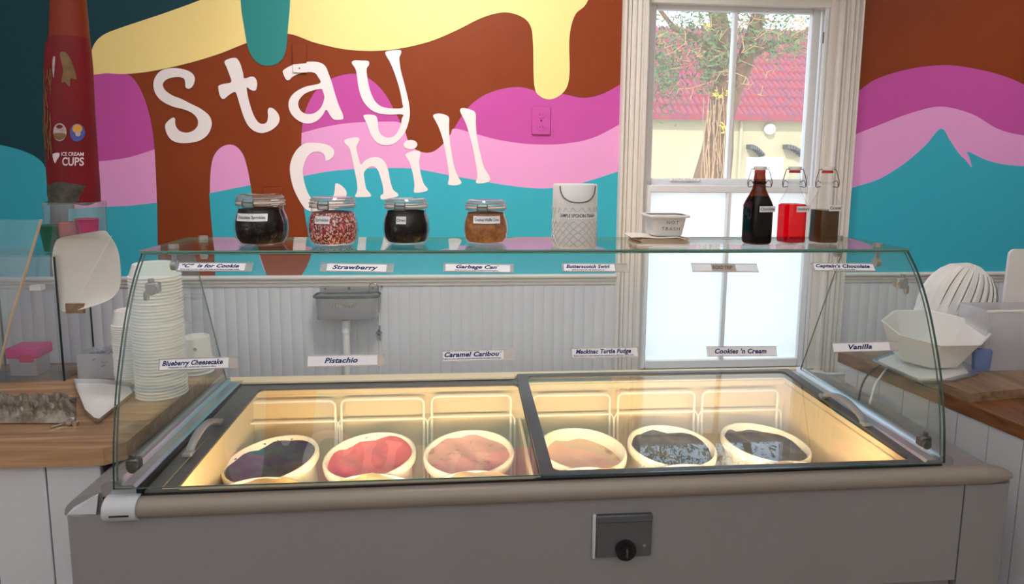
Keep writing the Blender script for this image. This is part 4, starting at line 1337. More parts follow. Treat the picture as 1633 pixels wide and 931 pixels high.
# ------------------------------------------------------------------ wall plates
def plate(u0, v0, u1, v1, mt, label, kind):
    a = at(u0, v0, 1, WY); c = at(u1, v1, 1, WY)
    t = thing('wall_plate', label, 'wall plate', ((a.x + c.x) / 2, WY - 0.003, (a.z + c.z) / 2))
    part('cover', B().box(a.x, c.x, WY - 0.010, WY - 0.0036, c.z, a.z, 0.002), mt, t)
    xm = (a.x + c.x) / 2; zm = (a.z + c.z) / 2; h = a.z - c.z
    if kind == 'outlet':
        for s in (-1, 1):
            so = part('socket', B().lathe([(0.016, 0), (0.016, 0.002), (0.014, 0.0025)], (0, 0, 0), 20, True, True, M=Matrix.Rotation(PI / 2, 3, 'X')).__class__().cyl((xm, WY - 0.010, zm + s * h * 0.22), (xm, WY - 0.012, zm + s * h * 0.22), 0.015, 20), mt, t)
            part('slot', B().box(xm - 0.007, xm - 0.0055, WY - 0.0126, WY - 0.0118, zm + s * h * 0.22 - 0.004, zm + s * h * 0.22 + 0.004).box(xm + 0.0055, xm + 0.007, WY - 0.0126, WY - 0.0118, zm + s * h * 0.22 - 0.004, zm + s * h * 0.22 + 0.004), 'dark_gap', so)
    if kind == 'knob':
        part('dimmer_knob', B().cyl((xm + 0.012, WY - 0.010, zm + 0.008), (xm + 0.012, WY - 0.024, zm + 0.008), 0.0165, 24), 'plastic_white', t)
    b = B()
    for s in (-1, 1):
        zz = zm + s * h * 0.36 if kind != 'outlet' else zm
        b.cyl((xm, WY - 0.0098, zz), (xm, WY - 0.0112, zz), 0.0028, 8)
    part('screw', b, mt, t)


plate(848, 170, 877, 215, 'paint_magenta', 'magenta painted outlet plate on the mural beside the window', 'outlet')
plate(466, 70, 490, 116, 'paint_brown', 'brown painted blank plate above the letter a', 'blank')
pa, pc = at(466.5, 102, 1, WY - 0.0104), at(489.5, 115.6, 1, WY - 0.0104)
pm = [o for o in bpy.data.objects if o.name.startswith('wall_plate')][-1]
part('painted_patch', B().add([(pa.x, WY - 0.0104, pa.z - 0.002), (pc.x, WY - 0.0104, pa.z + 0.004), (pc.x, WY - 0.0104, pc.z), (pa.x, WY - 0.0104, pc.z)], [(0, 1, 2, 3)]), 'paint_white', pm, smooth=False)['label'] = 'white letter paint across the foot of the plate'
plate(420, 299, 452, 352, 'paint_brown', 'brown painted plate with a white dimmer knob behind the first jar', 'knob')

# ------------------------------------------------------------------ dipper well
a = at(502, 456, 1, WY - 0.02); c = at(597, 510, 1, WY - 0.09)
dx0, dx1 = a.x, at(601, 456, 1, WY - 0.02).x
well = thing('dipper_well', 'stainless steel dipper well with drain pipe mounted on the wainscot', 'dipper well', ((dx0 + dx1) / 2, WY - 0.013, 0.0))
zt0 = a.z
FYW = WY - 0.10
zr = at(550, 474, 1, FYW).z
zbm = at(550, 511, 1, FYW).z
wx0, wx1 = at(501, 480, 1, FYW).x, at(601, 480, 1, FYW).x
b = B().box(wx0 + 0.004, wx1 - 0.002, WY - 0.0165, WY - 0.0125, zr - 0.02, zt0, 0.0015)
part('back_plate', b, 'steel', well)
xm = (wx0 + wx1) / 2; hw = (wx1 - wx0) / 2
ym = (FYW + WY - 0.014) / 2; hy = (WY - 0.014 - FYW) / 2
part('basin', B().lathe([(hw * 0.90, zbm, hy * 0.8, 7), (hw * 0.955, zbm + 0.003, hy * 0.93, 7), (hw * 0.97, zbm + 0.012, hy, 7), (hw * 0.985, zr, hy, 7), (hw * 0.96, zr, hy * 0.95, 7), (hw * 0.93, zbm + 0.012, hy * 0.92, 7)], (xm, ym, 0), 56), 'steel', well)
part('rim', B().tube([(xm + hw * 1.04 * math.copysign(abs(math.cos(q)) ** (2 / 7), math.cos(q)), ym + hy * 1.03 * math.copysign(abs(math.sin(q)) ** (2 / 7), math.sin(q)), zr) for q in [2 * PI * (i + 0.5) / 40 for i in range(40)]], 0.005, 8, closed=True), 'black_rubber', well)
vs, fs = text_geo('dipwell', 0.026, 0.3, 0.0004, 1.0, width=hw * 0.80, thick=0.0012)
part('lettering', B().add(put(vs, (xm - 0.006, ym - hy * 1.0 - 0.0004, (zr + zbm) / 2 + 0.012), XV, ZV, -YV), fs), 'chrome', well)
b = B()
for i, xx in enumerate((-0.78, 0.0, 0.78)):
    b.cyl((xm + hw * xx, WY - 0.0165, zr + 0.019), (xm + hw * xx, WY - 0.019, zr + 0.019), 0.0045 if i != 1 else 0.006, 10)
part('screw', b, 'steel_dark', well)
fx = wx1 - 0.004
part('faucet', B().tube([(fx, WY - 0.02, zbm - 0.01), (fx, WY - 0.02, zt0 - 0.01)] + [(fx - 0.018 + 0.018 * math.cos(q), WY - 0.024 - 0.012 * math.sin(q) * 0.5, zt0 - 0.008 + 0.022 * math.sin(q)) for q in (0.4, 0.9, 1.57, 2.2, 2.7)] + [(fx - 0.036, WY - 0.03, zt0 - 0.012), (fx - 0.036, WY - 0.03, zt0 - 0.022)], 0.0026, 8), 'chrome', well)
part('wall_clip', B().cyl((wx1 + 0.010, WY - 0.012, zt0 - 0.004), (wx1 + 0.010, WY - 0.022, zt0 - 0.004), 0.004, 10), 'black_plastic', well)
pxm = at(552, 530, 1, ym).x
part('drain_nut', B().cyl((pxm, ym, zbm - 0.008), (pxm, ym, zbm + 0.001), 0.017, 12), 'steel_dark', well)
part('drain_pipe', B().cyl((pxm, ym, zbm - 0.008), (pxm, ym, zbm - 0.058), 0.0175, 20).cyl((pxm, ym, zbm - 0.058), (pxm, ym, FZ), 0.0145, 20), 'pvc_white', well)
b = B().tube([(fx, WY - 0.022, zbm + 0.01), (fx + 0.002, WY - 0.022, zbm - 0.03), (fx + 0.003, WY - 0.022, FZ + 0.02)], 0.0028, 8)
part('supply_line', b, 'pvc_white', well)
vz = at(599, 530, 1, WY - 0.02).z
b = B().cyl((fx + 0.003, WY - 0.022, vz + 0.03), (fx + 0.003, WY - 0.022, vz + 0.012), 0.005, 10).cyl((fx + 0.003, WY - 0.022, vz - 0.012), (fx + 0.003, WY - 0.022, vz - 0.03), 0.005, 10)
part('valve_nut', b, 'chrome', well)
part('valve_handle', B().box(fx - 0.012, fx + 0.012, WY - 0.032, WY - 0.018, vz - 0.004, vz + 0.004, 0.002).cyl((fx, WY - 0.022, vz - 0.012), (fx, WY - 0.022, vz + 0.012), 0.006, 10), 'black_plastic', well)

# ------------------------------------------------------------------ left counter
CT = 0.03
lc = thing('left_counter', 'butcher block counter with a white plank front at the left', 'counter', (-1.6, 0.5, FZ))
cx1, cy0, cy1 = -0.952, 0.128, 0.78
ys = [cy0, 0.20, 0.29, 0.37, 0.46, 0.54, 0.62, 0.70, cy1]
for i in range(len(ys) - 1):
    if i == 0:
        poly = [(WXL + 0.02, ys[0]), (cx1 - 0.035, ys[0]), (cx1, ys[0] + 0.03), (cx1, ys[1] - 0.0006), (WXL + 0.02, ys[1] - 0.0006)]
        part('wood_stave', B().prism(poly, 2, CT - 0.040, CT), 'butcher_block', lc)
    else:
        part('wood_stave', B().box(WXL + 0.02, cx1, ys[i], ys[i + 1] - 0.0006, CT - 0.040, CT, 0.0008), 'butcher_block', lc)
xs_ = [-1.26, -1.172, -1.055, BXL - 0.0]
bounds = [-2.6, -2.45, -2.3, -2.15, -2.0, -1.85, -1.70, -1.55, -1.40, -1.245, -1.125, -1.006]
for i in range(len(bounds) - 1):
    part('plank', B().box(bounds[i] + 0.002, bounds[i + 1] - 0.002, cy0 + 0.02, cy0 + 0.035, FZ, CT - 0.041, 0.002), 'wainscot_white', lc)
part('base', B().box(WXL + 0.02, -1.02, cy0 + 0.036, cy1 - 0.02, FZ, CT - 0.041), 'wainscot_white', lc)

# upside-down paper cups in nested stacks
def cup_mesh(r0, r1, h, matn):
    return B().lathe([(r1 * 0.98, 0.0), (r1 + 0.002, 0.001), (r1 + 0.0025, 0.003), (r1 + 0.001, 0.005), (r1 - 0.001, 0.006), (r0 + 0.0015, h - 0.001), (r0 - 0.002, h), (r0 - 0.004, h), (r0 - 0.005, h - 0.004)], (0, 0, 0), 28, False, True).mesh('cup', matn)


ORD = 'first second third fourth fifth sixth seventh eighth ninth tenth eleventh twelfth thirteenth fourteenth fifteenth sixteenth seventeenth eighteenth nineteenth twentieth'.split()


def ordinal(k):
    if k <= 20:
        return ORD[k - 1]
    tens = ('twenty', 'thirty')[k // 10 - 2]
    return 'thirtieth' if k == 30 else tens + '-' + ORD[k % 10 - 1]


def stack(x, y, n, r0, r1, h, step, label, top_label, group, z0=CT, matn='paper_cup', first=None):
    me = cup_mesh(r0, r1, h, matn)
    rr = random.Random(n)
    out = []
    for i in range(n):
        o = link('paper_cup', me)
        o.location = (x + rr.gauss(0, 0.0004), y + rr.gauss(0, 0.0004), z0 + i * step)
        tag(o, top_label if i == n - 1 else label % ordinal(n - i), 'cup', group)
        out.append(o)
    return out


stack(-1.012, 0.478, 39, 0.050, 0.0625, 0.036, 0.0086, 'white paper cup, %s from the top of the tall stack', 'upside-down white paper cup crowning the tall stack', 'paper cups in the tall stack')
s2 = stack(-1.145, 0.60, 26, 0.036, 0.045, 0.045, 0.0066, 'white paper cup, %s from the top of the slim stack behind the tall one', 'white paper cup with a blue mark atop the slim stack', 'paper cups in the slim stack')
top = s2[-1]
rings = []
for k in range(9):
    a = -PI / 2 - 0.9 + 1.8 * k / 8
    rings.append([(0.0412 * math.cos(a), 0.0412 * math.sin(a), 0.014), (0.0375 * math.cos(a), 0.0375 * math.sin(a), 0.036)])
link('blue_mark', B().loft(rings, False, False, closed=False).mesh('blue_mark', 'ink_blue'), top)
s3 = stack(-0.992, 0.665, 4, 0.038, 0.046, 0.075, 0.012, 'white paper cup, %s from the top of the short stack', 'white paper cup with a small emblem atop the short stack', 'paper cups in the short stack')
q = B().tube([(0.004 * math.cos(a) + 0.014, -0.0415, 0.045 + 0.004 * math.sin(a)) for a in [2 * PI * i / 12 for i in range(12)]], 0.0008, 5, closed=True)
q.box(0.011, 0.017, -0.0422, -0.0412, 0.0445, 0.0455)
link('emblem', q.mesh('emblem', 'ink_black'), s3[-1])

# white tray with a raised metal edge, and the spoon box behind it
def zt_pt(u, v, z=CT):
    q = at(u, v, 2, z)
    return (q.x, q.y)


tray = thing('white_tray', 'shallow white tray with a metal rim left of the tall cup stack', 'tray', (*zt_pt(165, 640), CT))
outl = [zt_pt(*p, CT + 0.012) for p in ((150, 668), (158, 670), (216, 624), (210, 612), (160, 606), (118, 606), (122, 622), (136, 655))]
cxm = sum(p[0] for p in outl) / 8; cym = sum(p[1] for p in outl) / 8
ins = [(cxm + (p[0] - cxm) * 0.92, cym + (p[1] - cym) * 0.94) for p in outl]
part('tray_base', B().loft([[(p[0], p[1], CT + 0.001) for p in ins], [(p[0], p[1], CT + 0.006) for p in ins]]), 'plastic_white', tray)
part('tray_rim', B().loft([[(p[0], p[1], CT + 0.001) for p in ins], [(p[0], p[1], CT + 0.014) for p in outl], [(p[0] * 1.0, p[1], CT + 0.016) for p in outl], [(p[0], p[1], CT + 0.006) for p in ins]], False, False), 'aluminium', tray)
sb_ = zt_pt(165, 606)
spb = thing('spoon_box', 'clear plastic box of clear spoons behind the white tray', 'box', (sb_[0], sb_[1] + 0.05, CT))
w = 0.075
sx0, sx1, sy0, sy1 = sb_[0] - w, sb_[0] + w, sb_[1] + 0.01, sb_[1] + 0.09
b = B()
for (q0, q1, r0, r1) in ((sx0, sx1, sy0, sy0 + 0.002), (sx0, sx1, sy1 - 0.002, sy1), (sx0, sx0 + 0.002, sy0, sy1), (sx1 - 0.002, sx1, sy0, sy1)):
    b.box(q0, q1, r0, r1, CT, CT + 0.075)
b.box(sx0, sx1, sy0, sy1, CT, CT + 0.002)
part('box_walls', b, 'cloudy_plastic', spb)
rr = random.Random(11)
spo = B()
spo.lathe([(0.0005, -0.0035), (0.006, -0.002), (0.0075, 0.0), (0.0065, 0.0), (0.0005, -0.0025)], (0.035, 0, 0), 12, False, False, sy=1.4)
spo.box(-0.045, 0.03, -0.0025, 0.0025, -0.001, 0.0005)
glass('spoon_clear', (0.9, 0.9, 0.92), refl=2.2, haze=0.25, hazecol=(0.8, 0.78, 0.82))
spm = spo.mesh('spoon', 'spoon_clear')
for i in range(22):
    o = link('sample_spoon', spm)
    o.location = (rr.uniform(sx0 + 0.046, sx1 - 0.046), rr.uniform(sy0 + 0.02, sy1 - 0.02), CT + 0.05 + 0.022 * rr.random())
    o.rotation_euler = (rr.uniform(-0.3, 0.3), rr.uniform(-0.35, 0.35), rr.uniform(0, 6.28))
    tag(o, 'clear plastic sample spoon in the box behind the white tray', 'spoon', 'sample spoons in the box')

# clear case with the cup dispenser on top
case = thing('acrylic_case', 'clear acrylic case with dark edges standing on the left counter', 'case', (-1.46, 0.68, CT))
kx0, kx1, ky0, ky1 = -1.60, -1.335, 0.60, 0.76
for nm, (q0, q1, r0, r1) in (('front_panel', (kx0, kx1, ky0, ky0 + 0.004)), ('back_panel', (kx0, kx1, ky1 - 0.004, ky1)), ('side_panel', (kx0, kx0 + 0.004, ky0, ky1)), ('side_panel', (kx1 - 0.004, kx1, ky0, ky1))):
    part(nm, B().box(q0, q1, r0, r1, CT, 0.392), 'acrylic', case, smooth=False)
for xx in (kx0, kx1 - 0.003):
    for yy in (ky0 - 0.001, ky1 - 0.003):
        part('edge_strip', B().box(xx, xx + 0.004, yy, yy + 0.004, CT, 0.392), 'glass_edge_dark', case)
part('case_top', B().box(kx0, kx1, ky0, ky1, 0.392, 0.397), 'acrylic', case, smooth=False)
part('bottom_panel', B().box(kx0, kx1, ky0, ky1, CT, CT + 0.004), 'acrylic', case)
# slanted pane leaning in front, with a tan edge
lp = [at(66, 350, 1, 0.588), at(37, 445, 1, 0.575), at(20, 500, 1, 0.565), at(8, 548, 1, 0.558)]
pane = thing('slanted_pane', 'slanted clear pane with a tan edge at the far left', 'glass pane', (-1.7, 0.6, CT))
pl = [(p.x, p.y, p.z) for p in lp] + [(lp[-1].x - 0.04, 0.56, CT)]
part('pane_edge', B().tube(pl, 0.004, 6), 'kraft', pane)
b = B().loft([[(p[0], p[1] - 0.0015, p[2]), (p[0], p[1] + 0.0015, p[2])] + [(p[0] - 0.5, p[1] + 0.0015, p[2]), (p[0] - 0.5, p[1] - 0.0015, p[2])] for p in pl])
part('pane_glass', b, 'clear_glass', pane, smooth=False)
# pink bin
pb = thing('pink_lid_bin', 'clear bin with a bright pink lid inside the far left case', 'bin', (0, 0, CT))
q0 = at(14, 620, 1, 0.63); q1 = at(56, 555, 1, 0.63)
pb.location = ((q0.x + q1.x) / 2, 0.665, CT + 0.004)
mat('plastic_pink', (236, 60, 152), 0.35, var=0.1)
mat('plastic_hot_pink', (206, 24, 92), 0.3)
part('bin_walls', B().box(q0.x + 0.003, q1.x - 0.004, 0.636, 0.70, CT + 0.0045, q1.z - 0.03, 0.002), 'cloudy_plastic', pb)
part('lid', B().box(q0.x - 0.002, q1.x + 0.004, 0.63, 0.706, q1.z - 0.032, q1.z, 0.004), 'plastic_pink', pb)
part('latch', B().box((q0.x + q1.x) / 2 - 0.004, q1.x - 0.006, 0.626, 0.631, q1.z - 0.042, q1.z - 0.02, 0.003), 'plastic_hot_pink', pb)

# red cup dispenser: tall red tube on a clear collar full of cups, white flap in front
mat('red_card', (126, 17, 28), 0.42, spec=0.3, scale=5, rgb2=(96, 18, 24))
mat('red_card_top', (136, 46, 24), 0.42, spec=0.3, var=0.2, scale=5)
mat('worn_brown', (140, 108, 70), 0.8, var=0.5, scale=22)
mat('dark_cloth', (92, 88, 78), 0.9, var=0.6, scale=26, bump=0.8, bscale=60)
mat('cup_green', (30, 110, 84), 0.4, var=0.4, scale=16)
mat('cup_pink', (196, 120, 120), 0.5, var=0.25, scale=24)
mat('cup_magenta', (176, 60, 104), 0.5, var=0.2, scale=20)
mat('badge_pale', (206, 180, 180), 0.5, var=0.5, scale=60)
mat('badge_gold', (204, 150, 60), 0.5)
mat('badge_blue', (70, 84, 156), 0.5)
mat('print_pale', (226, 206, 210), 0.5)
DY = 0.69
dsp = thing('cup_dispenser', 'tall red cup dispenser tube printed ICE CREAM CUPS above the clear collar', 'dispenser', (-1.45, DY, 0.397))


def dp(u, v, yy=DY):
    q = at(u, v, 1, yy)
    return q


rings = []
edge = [(-40, 84, 130), (0, 82, 136), (60, 80, 141), (75, 75, 143), (110, 73, 146), (180, 73, 149), (240, 75, 153), (300, 79, 157), (322, 82, 158)]
for v, ul, ur in edge[::-1]:
    L_, R_ = dp(ul, v), dp(ur, v)
    r = (R_.x - L_.x) / 2
    c = (L_ + R_) / 2
    rings.append([(c.x + r * math.cos(a), c.y + r * 0.8 * math.sin(a), c.z) for a in [2 * PI * i / 32 for i in range(32)]])
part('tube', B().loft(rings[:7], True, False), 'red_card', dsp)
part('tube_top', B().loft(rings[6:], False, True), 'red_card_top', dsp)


def on_tube(u, v, e=0.002):
    for i in range(len(edge) - 1):
        if edge[i][0] <= v <= edge[i + 1][0]:
            t_ = (v - edge[i][0]) / (edge[i + 1][0] - edge[i][0])
            ul = edge[i][1] + (edge[i + 1][1] - edge[i][1]) * t_
            ur = edge[i][2] + (edge[i + 1][2] - edge[i][2]) * t_
    L_, R_ = dp(ul, v), dp(ur, v)
    r = (R_.x - L_.x) / 2
    c = (L_ + R_) / 2
    k = max(-0.96, min(0.96, (u - (ul + ur) / 2) / ((ur - ul) / 2)))
    return (c.x + (r + e) * k, c.y - (r * 0.8 + e) * math.sqrt(1 - k * k), c.z)


def patch(name, loop, mt, e=0.0015, label=None):
    vs, fs = flat([cat_rom([(u, -v) for u, v in loop], 4)])
    bm = bmesh.new()
    vv = [bm.verts.new(p) for p in vs]
    for f in fs:
        bm.faces.new([vv[i] for i in f])
    bmesh.ops.subdivide_edges(bm, edges=bm.edges[:], cuts=3, use_grid_fill=True)
    bmesh.ops.triangulate(bm, faces=bm.faces[:])
    bm.verts.index_update()
    vs = [tuple(p.co) for p in bm.verts]
    fs = [tuple(p.index for p in q.verts) for q in bm.faces]
    bm.free()
    o = part(name, B().add([on_tube(p[0], -p[1], e) for p in vs], fs), mt, dsp)
    if label: o['label'] = label
    return o


patch('worn_patch', [(112, 90), (120, 88), (128, 102), (134, 128), (127, 128), (126, 141), (120, 134), (115, 134), (117, 115)], 'worn_brown', label='torn tan patch')
patch('worn_patch', [(101, 97), (105, 96), (104, 118), (103, 128), (101, 118)], 'badge_pale')
b = B()
rr = random.Random(5)
for i in range(26):
    u = 79 + rr.random() * 20; v = 110 + rr.random() * 110
    pts = []
    for k in range(5):
        pts.append(on_tube(min(max(u, 77), 104), v, 0.001)); u += rr.gauss(0, 1.6); v += 6 + rr.random() * 4
    b.tube(pts, 0.0011, 4)
part('scuff', b, 'worn_brown', dsp, kind='stuff')
def ell(cu, cv, a, bq):
    return [(cu + a * math.cos(t_), cv + bq * math.sin(t_)) for t_ in [2 * PI * i / 14 for i in range(14)]]
patch('badge', ell(113, 212, 10, 14), 'badge_pale', label='pale round badge')
patch('badge', ell(136, 212, 8.5, 14), 'badge_blue', label='gold and blue round badge')
patch('badge_mark', ell(136, 206, 5.5, 7), 'badge_gold', 0.0022)
patch('badge_mark', ell(137, 214, 3, 4), 'badge_pale', 0.0026)
patch('badge_mark', [(105, 214), (121, 214), (120, 221), (113, 224), (106, 221)], 'worn_brown', 0.0022)
patch('badge_mark', [(108, 203), (113, 200), (118, 203), (115, 206), (110, 206)], 'red_card', 0.0022)
patch('cone_emblem', [(102, 246), (112, 244), (113, 249), (109, 255), (106, 260), (103, 254)], 'print_pale')
def tube_text(s, u, v, px, py, wpx):
    vs, fs = text_geo(s, 1.0, 0, 0.02, 1.0, width=1.0)
    return B().add([on_tube(u + p[0] * wpx, v - p[1] * py, 0.002) for p in vs], fs)
part('lettering', tube_text('ICE CREAM', 130, 246, 0, 8, 28), 'print_pale', dsp, smooth=False)
part('lettering', tube_text('CUPS', 131, 258, 0, 18, 27), 'print_pale', dsp, smooth=False)
# dark crumpled cloth band at the foot of the tube
b = B()
rings = []
for i in range(7):
    v = 292 + i * 5.2
    ring = []
    for j in range(40):
        a = 2 * PI * j / 40
        L_, R_ = dp(84, v), dp(150, v)
        r = (R_.x - L_.x) / 2 * (1.06 + 0.05 * math.sin(7 * a + i) + 0.04 * rr.random())
        c = (L_ + R_) / 2
        ring.append((c.x + r * math.cos(a), c.y + (0.85 * r + 0.008) * math.sin(a), c.z + 0.006 * math.sin(3 * a)))
    rings.append(ring)
part('cloth_band', B().loft(rings), 'dark_cloth', dsp, angle=1.2)
# collar
L_, R_ = dp(80, 322), dp(158, 322)
zc0, zc1 = 0.398, L_.z
cxx = (L_.x + R_.x) / 2; cr = (R_.x - L_.x) / 2
part('collar', B().lathe([(cr * 0.98, zc0, cr * 0.86, 4), (cr * 1.0, zc0 + 0.01, cr * 0.88, 4), (cr * 1.02, zc1 - 0.02, cr * 0.9, 4), (cr * 1.06, zc1 - 0.006, cr * 0.92, 4), (cr * 1.02, zc1 + 0.002, cr * 0.9, 4), (cr * 0.8, zc1 + 0.004, cr * 0.7, 4)], (cxx, DY, 0), 40, True, True), 'collar_plastic', dsp)
for (du, rad, mt, dz, lb) in ((-0.048, 0.034, 'cup_green', 0.045, 'green paper cup inside the clear collar'), (0.0, 0.032, 'cup_pink', 0.05, 'pink paper cup inside the clear collar'), (0.046, 0.030, 'cup_magenta', 0.056, 'magenta paper cup inside the clear collar')):
    o = part('paper_cup', B().lathe([(rad * 0.75, 0), (rad, dz * 1.6), (rad * 1.05, dz * 1.62), (rad * 1.0, dz * 1.66)], (cxx + du, DY - 0.03, zc0 + 0.004), 24), mt, None)
    tag(o, lb, 'cup', 'coloured cups in the clear collar')
# white flap
fl = [(88, 381), (78, 388), (70, 405), (68, 430), (73, 460), (78, 485), (84, 497), (92, 500), (115, 497), (142, 490), (170, 480), (183, 470), (189, 455), (189, 430), (186, 405), (180, 388), (172, 375), (164, 368), (140, 371), (110, 376)]
fy_ = 0.575
vs, fs = flat([cat_rom([(at(u, v, 1, fy_).x, at(u, v, 1, fy_).z) for u, v in fl], 4)], 0.003)
mx_ = sum(p[0] for p in vs) / len(vs)
flap = thing('white_flap', 'large rounded translucent white plastic scoop hood before the cup dispenser', 'plastic hood', (mx_, fy_ + 0.01, 0.2))
ctr = at(150, 440, 1, fy_)
bent = []
for p in vs:
    dd = abs(p[0] - ctr.x)
    bent.append((p[0], fy_ + p[2] + 0.25 * dd * dd / 0.1, p[1]))
part('hood', B().add(bent, fs), 'cloudy_white', flap) if 'cloudy_white' in MATS else None
mat('hood_white', (226, 220, 212), 0.35, var=0.04, scale=6)
if 'cloudy_white' not in MATS:
    part('hood', B().add(bent, fs), 'hood_white', flap, angle=1.0)
q = at(178, 376, 1, fy_ - 0.004); q2 = at(128, 470, 1, fy_ - 0.004)
part('crease', B().tube([(q.x, q.y, q.z), ((q.x + q2.x) / 2, q.y, (q.z + q2.z) / 2), (q2.x, q2.y, q2.z)], [0.0008, 0.0018, 0.0008], 6), 'plastic_white', flap)
hb = at(128, 498, 1, fy_ + 0.02)
part('hanger', B().box(kx1 - 0.06, kx1 - 0.03, fy_ + 0.004, ky0 - 0.0005, 0.300, 0.314), 'plastic_grey_white', flap)
wd = at(142, 492, 1, fy_ + 0.03)
part('wood_tab', B().box(wd.x - 0.05, wd.x, fy_ + 0.006, fy_ + 0.012, wd.z - 0.008, wd.z + 0.02), 'board_wood', flap)

# crumpled wrapper, clamp and rod on the left counter
mat('wrapper', (176, 164, 150), 0.35, 0.35, var=0.6, scale=26, rgb2=(92, 74, 56))
rr = random.Random(9)
b = B()
nx_, ny_ = 64, 22
a0 = zt_pt(-40, 678); a1 = zt_pt(118, 672)
vs, fs = [], []
for j in range(ny_):
    for i in range(nx_):
        u = -60 + 182 * i / (nx_ - 1); v = 634 + 42 * j / (ny_ - 1)
        q = at(u, v, 2, CT)
        ed = min(i, nx_ - 1 - i, j * 2.0, (ny_ - 1 - j) * 2.0) / 2
        vs.append((q.x, q.y, CT + 0.002 + min(1, ed / 3) * (0.008 + 0.010 * rr.random() + 0.013 * abs(math.sin(0.31 * i + 0.8 * math.sin(0.5 * j)) * math.cos(0.43 * j + 0.21 * i)) * (0.4 + 0.9 * i / nx_))))
for j in range(ny_ - 1):
    for i in range(nx_ - 1):
        k = j * nx_ + i
        fs.append((k, k + 1, k + nx_ + 1, k + nx_))
o = part('crumpled_wrapper', B().add(vs, fs), 'wrapper', None, angle=0.4)
tag(o, 'crumpled silvery brown wrapper lying on the left counter', 'wrapper')
q = at(118, 676, 2, CT)
t = thing('metal_clamp', 'small steel clamp lying on the left counter beside the white tray', 'clamp', (q.x, q.y, CT))
part('clamp_body', B().box(q.x - 0.010, q.x + 0.004, q.y - 0.006, q.y + 0.006, CT + 0.001, CT + 0.018, 0.003), 'steel', t)
part('clamp_screw', B().cyl((q.x - 0.003, q.y - 0.006, CT + 0.010), (q.x - 0.003, q.y - 0.016, CT + 0.010), 0.007, 14), 'chrome', t)
part('clamp_screw', B().cyl((q.x + 0.009, q.y - 0.004, CT + 0.006), (q.x + 0.009, q.y - 0.014, CT + 0.006), 0.006, 14), 'chrome', t)
q0 = at(80, 681, 2, CT + 0.004); q1 = at(112, 672, 2, CT + 0.004)
o = part('metal_rod', B().cyl(tuple(q0), tuple(q1), 0.003, 8), 'chrome', None)
tag(o, 'thin bright metal rod in front of the crumpled wrapper', 'rod')

# ------------------------------------------------------------------ right counter
RZ = math.atan2(0.097, 0.627)
o0 = at(1342, 580, 2, 0.0)
rc = thing('right_counter', 'wooden counter with white plank sides at the right', 'counter', (1.5, 0.5, FZ), (0, 0, 0))
dirv = Vector((math.sin(RZ), -math.cos(RZ), 0))          # towards the camera along the counter's left edge
nrm = Vector((math.cos(RZ), math.sin(RZ), 0))            # away from the cabinet
org = Vector((o0.x, o0.y, 0))


def rcp(s, t_, z):
    p = org + dirv * s + nrm * t_
    return (p.x, p.y, z)


def slab(s0, s1, t0, t1, z0, z1):
    return B().loft([[rcp(s0, t0, z), rcp(s1, t0, z), rcp(s1, t1, z), rcp(s0, t1, z)] for z in (z0, z1)])


for i in range(5):
    part('wood_stave', slab(-0.02, 0.85, 0.0 + 0.09 * i, 0.0894 + 0.09 * i, 0.002, 0.036), 'walnut_edge', rc, smooth=False)
part('wood_stave', slab(-0.02, 0.85, 0.45, 0.9, 0.002, 0.036), 'walnut_edge', rc, smooth=False)
for i in range(4):
    t0 = 0.010 + 0.12 * i
    part('top_board', slab(-0.018, 0.47, t0, t0 + 0.1194, 0.0365, 0.062), 'board_wood', rc, smooth=False)
for i in range(9):
    s0 = -0.02 + 0.093 * i
    part('plank', slab(s0 + 0.0012, s0 + 0.0918, 0.004, 0.018, FZ, 0.0015), 'wainscot_white', rc, smooth=False)
part('base', slab(0.0, 0.81, 0.02, 0.85, FZ, 0.001), 'wainscot_white', rc, smooth=False)
RT_ = 0.062

# scale tray with octagonal bowl
q = at(1462, 606, 2, RT_)
sc = thing('tray_base', 'flat silver tray under the white octagonal bowl on the right counter', 'tray', (q.x, q.y + 0.06, RT_))
pts = [at(u, v, 2, RT_ + 0.006) for u, v in ((1392, 573), (1450, 600), (1470, 608), (1520, 606), (1560, 596), (1545, 575), (1480, 560), (1420, 562))]
part('tray_plate', B().loft([[(p.x, p.y, RT_ + 0.001) for p in pts], [(p.x, p.y, RT_ + 0.007) for p in pts]]), 'aluminium', sc)
part('tray_pad', B().loft([[(q.x + (p.x - q.x) * 0.85 + 0.002, q.y + 0.05 + (p.y - q.y - 0.05) * 0.85, z) for p in pts] for z in (RT_ + 0.0072, RT_ + 0.010)]), 'plastic_white', sc)
bc = at(1480, 545, 1, 0.50)
bw = thing('octagonal_bowl', 'white octagonal plastic bowl tipped forward on the silver tray', 'bowl', (bc.x, 0.50, RT_ + 0.030), (math.radians(14), 0, 0))
Mb = wmat(bw)
b = B()
ring = lambda r, z, k=1.0: [tuple(Mb @ Vector((r * math.cos(PI / 8 + PI / 4 * i) * 1.1, r * 0.85 * math.sin(PI / 8 + PI / 4 * i), z))) for i in range(8)]
b.loft([ring(0.085, 0.0), ring(0.095, 0.004), ring(0.138, 0.098), ring(0.142, 0.100), ring(0.139, 0.102), ring(0.134, 0.099), ring(0.090, 0.008)], True, True)
part('bowl', b, 'cloudy_plastic_bowl' if 'cloudy_plastic_bowl' in MATS else 'plastic_white', bw, angle=0.3)

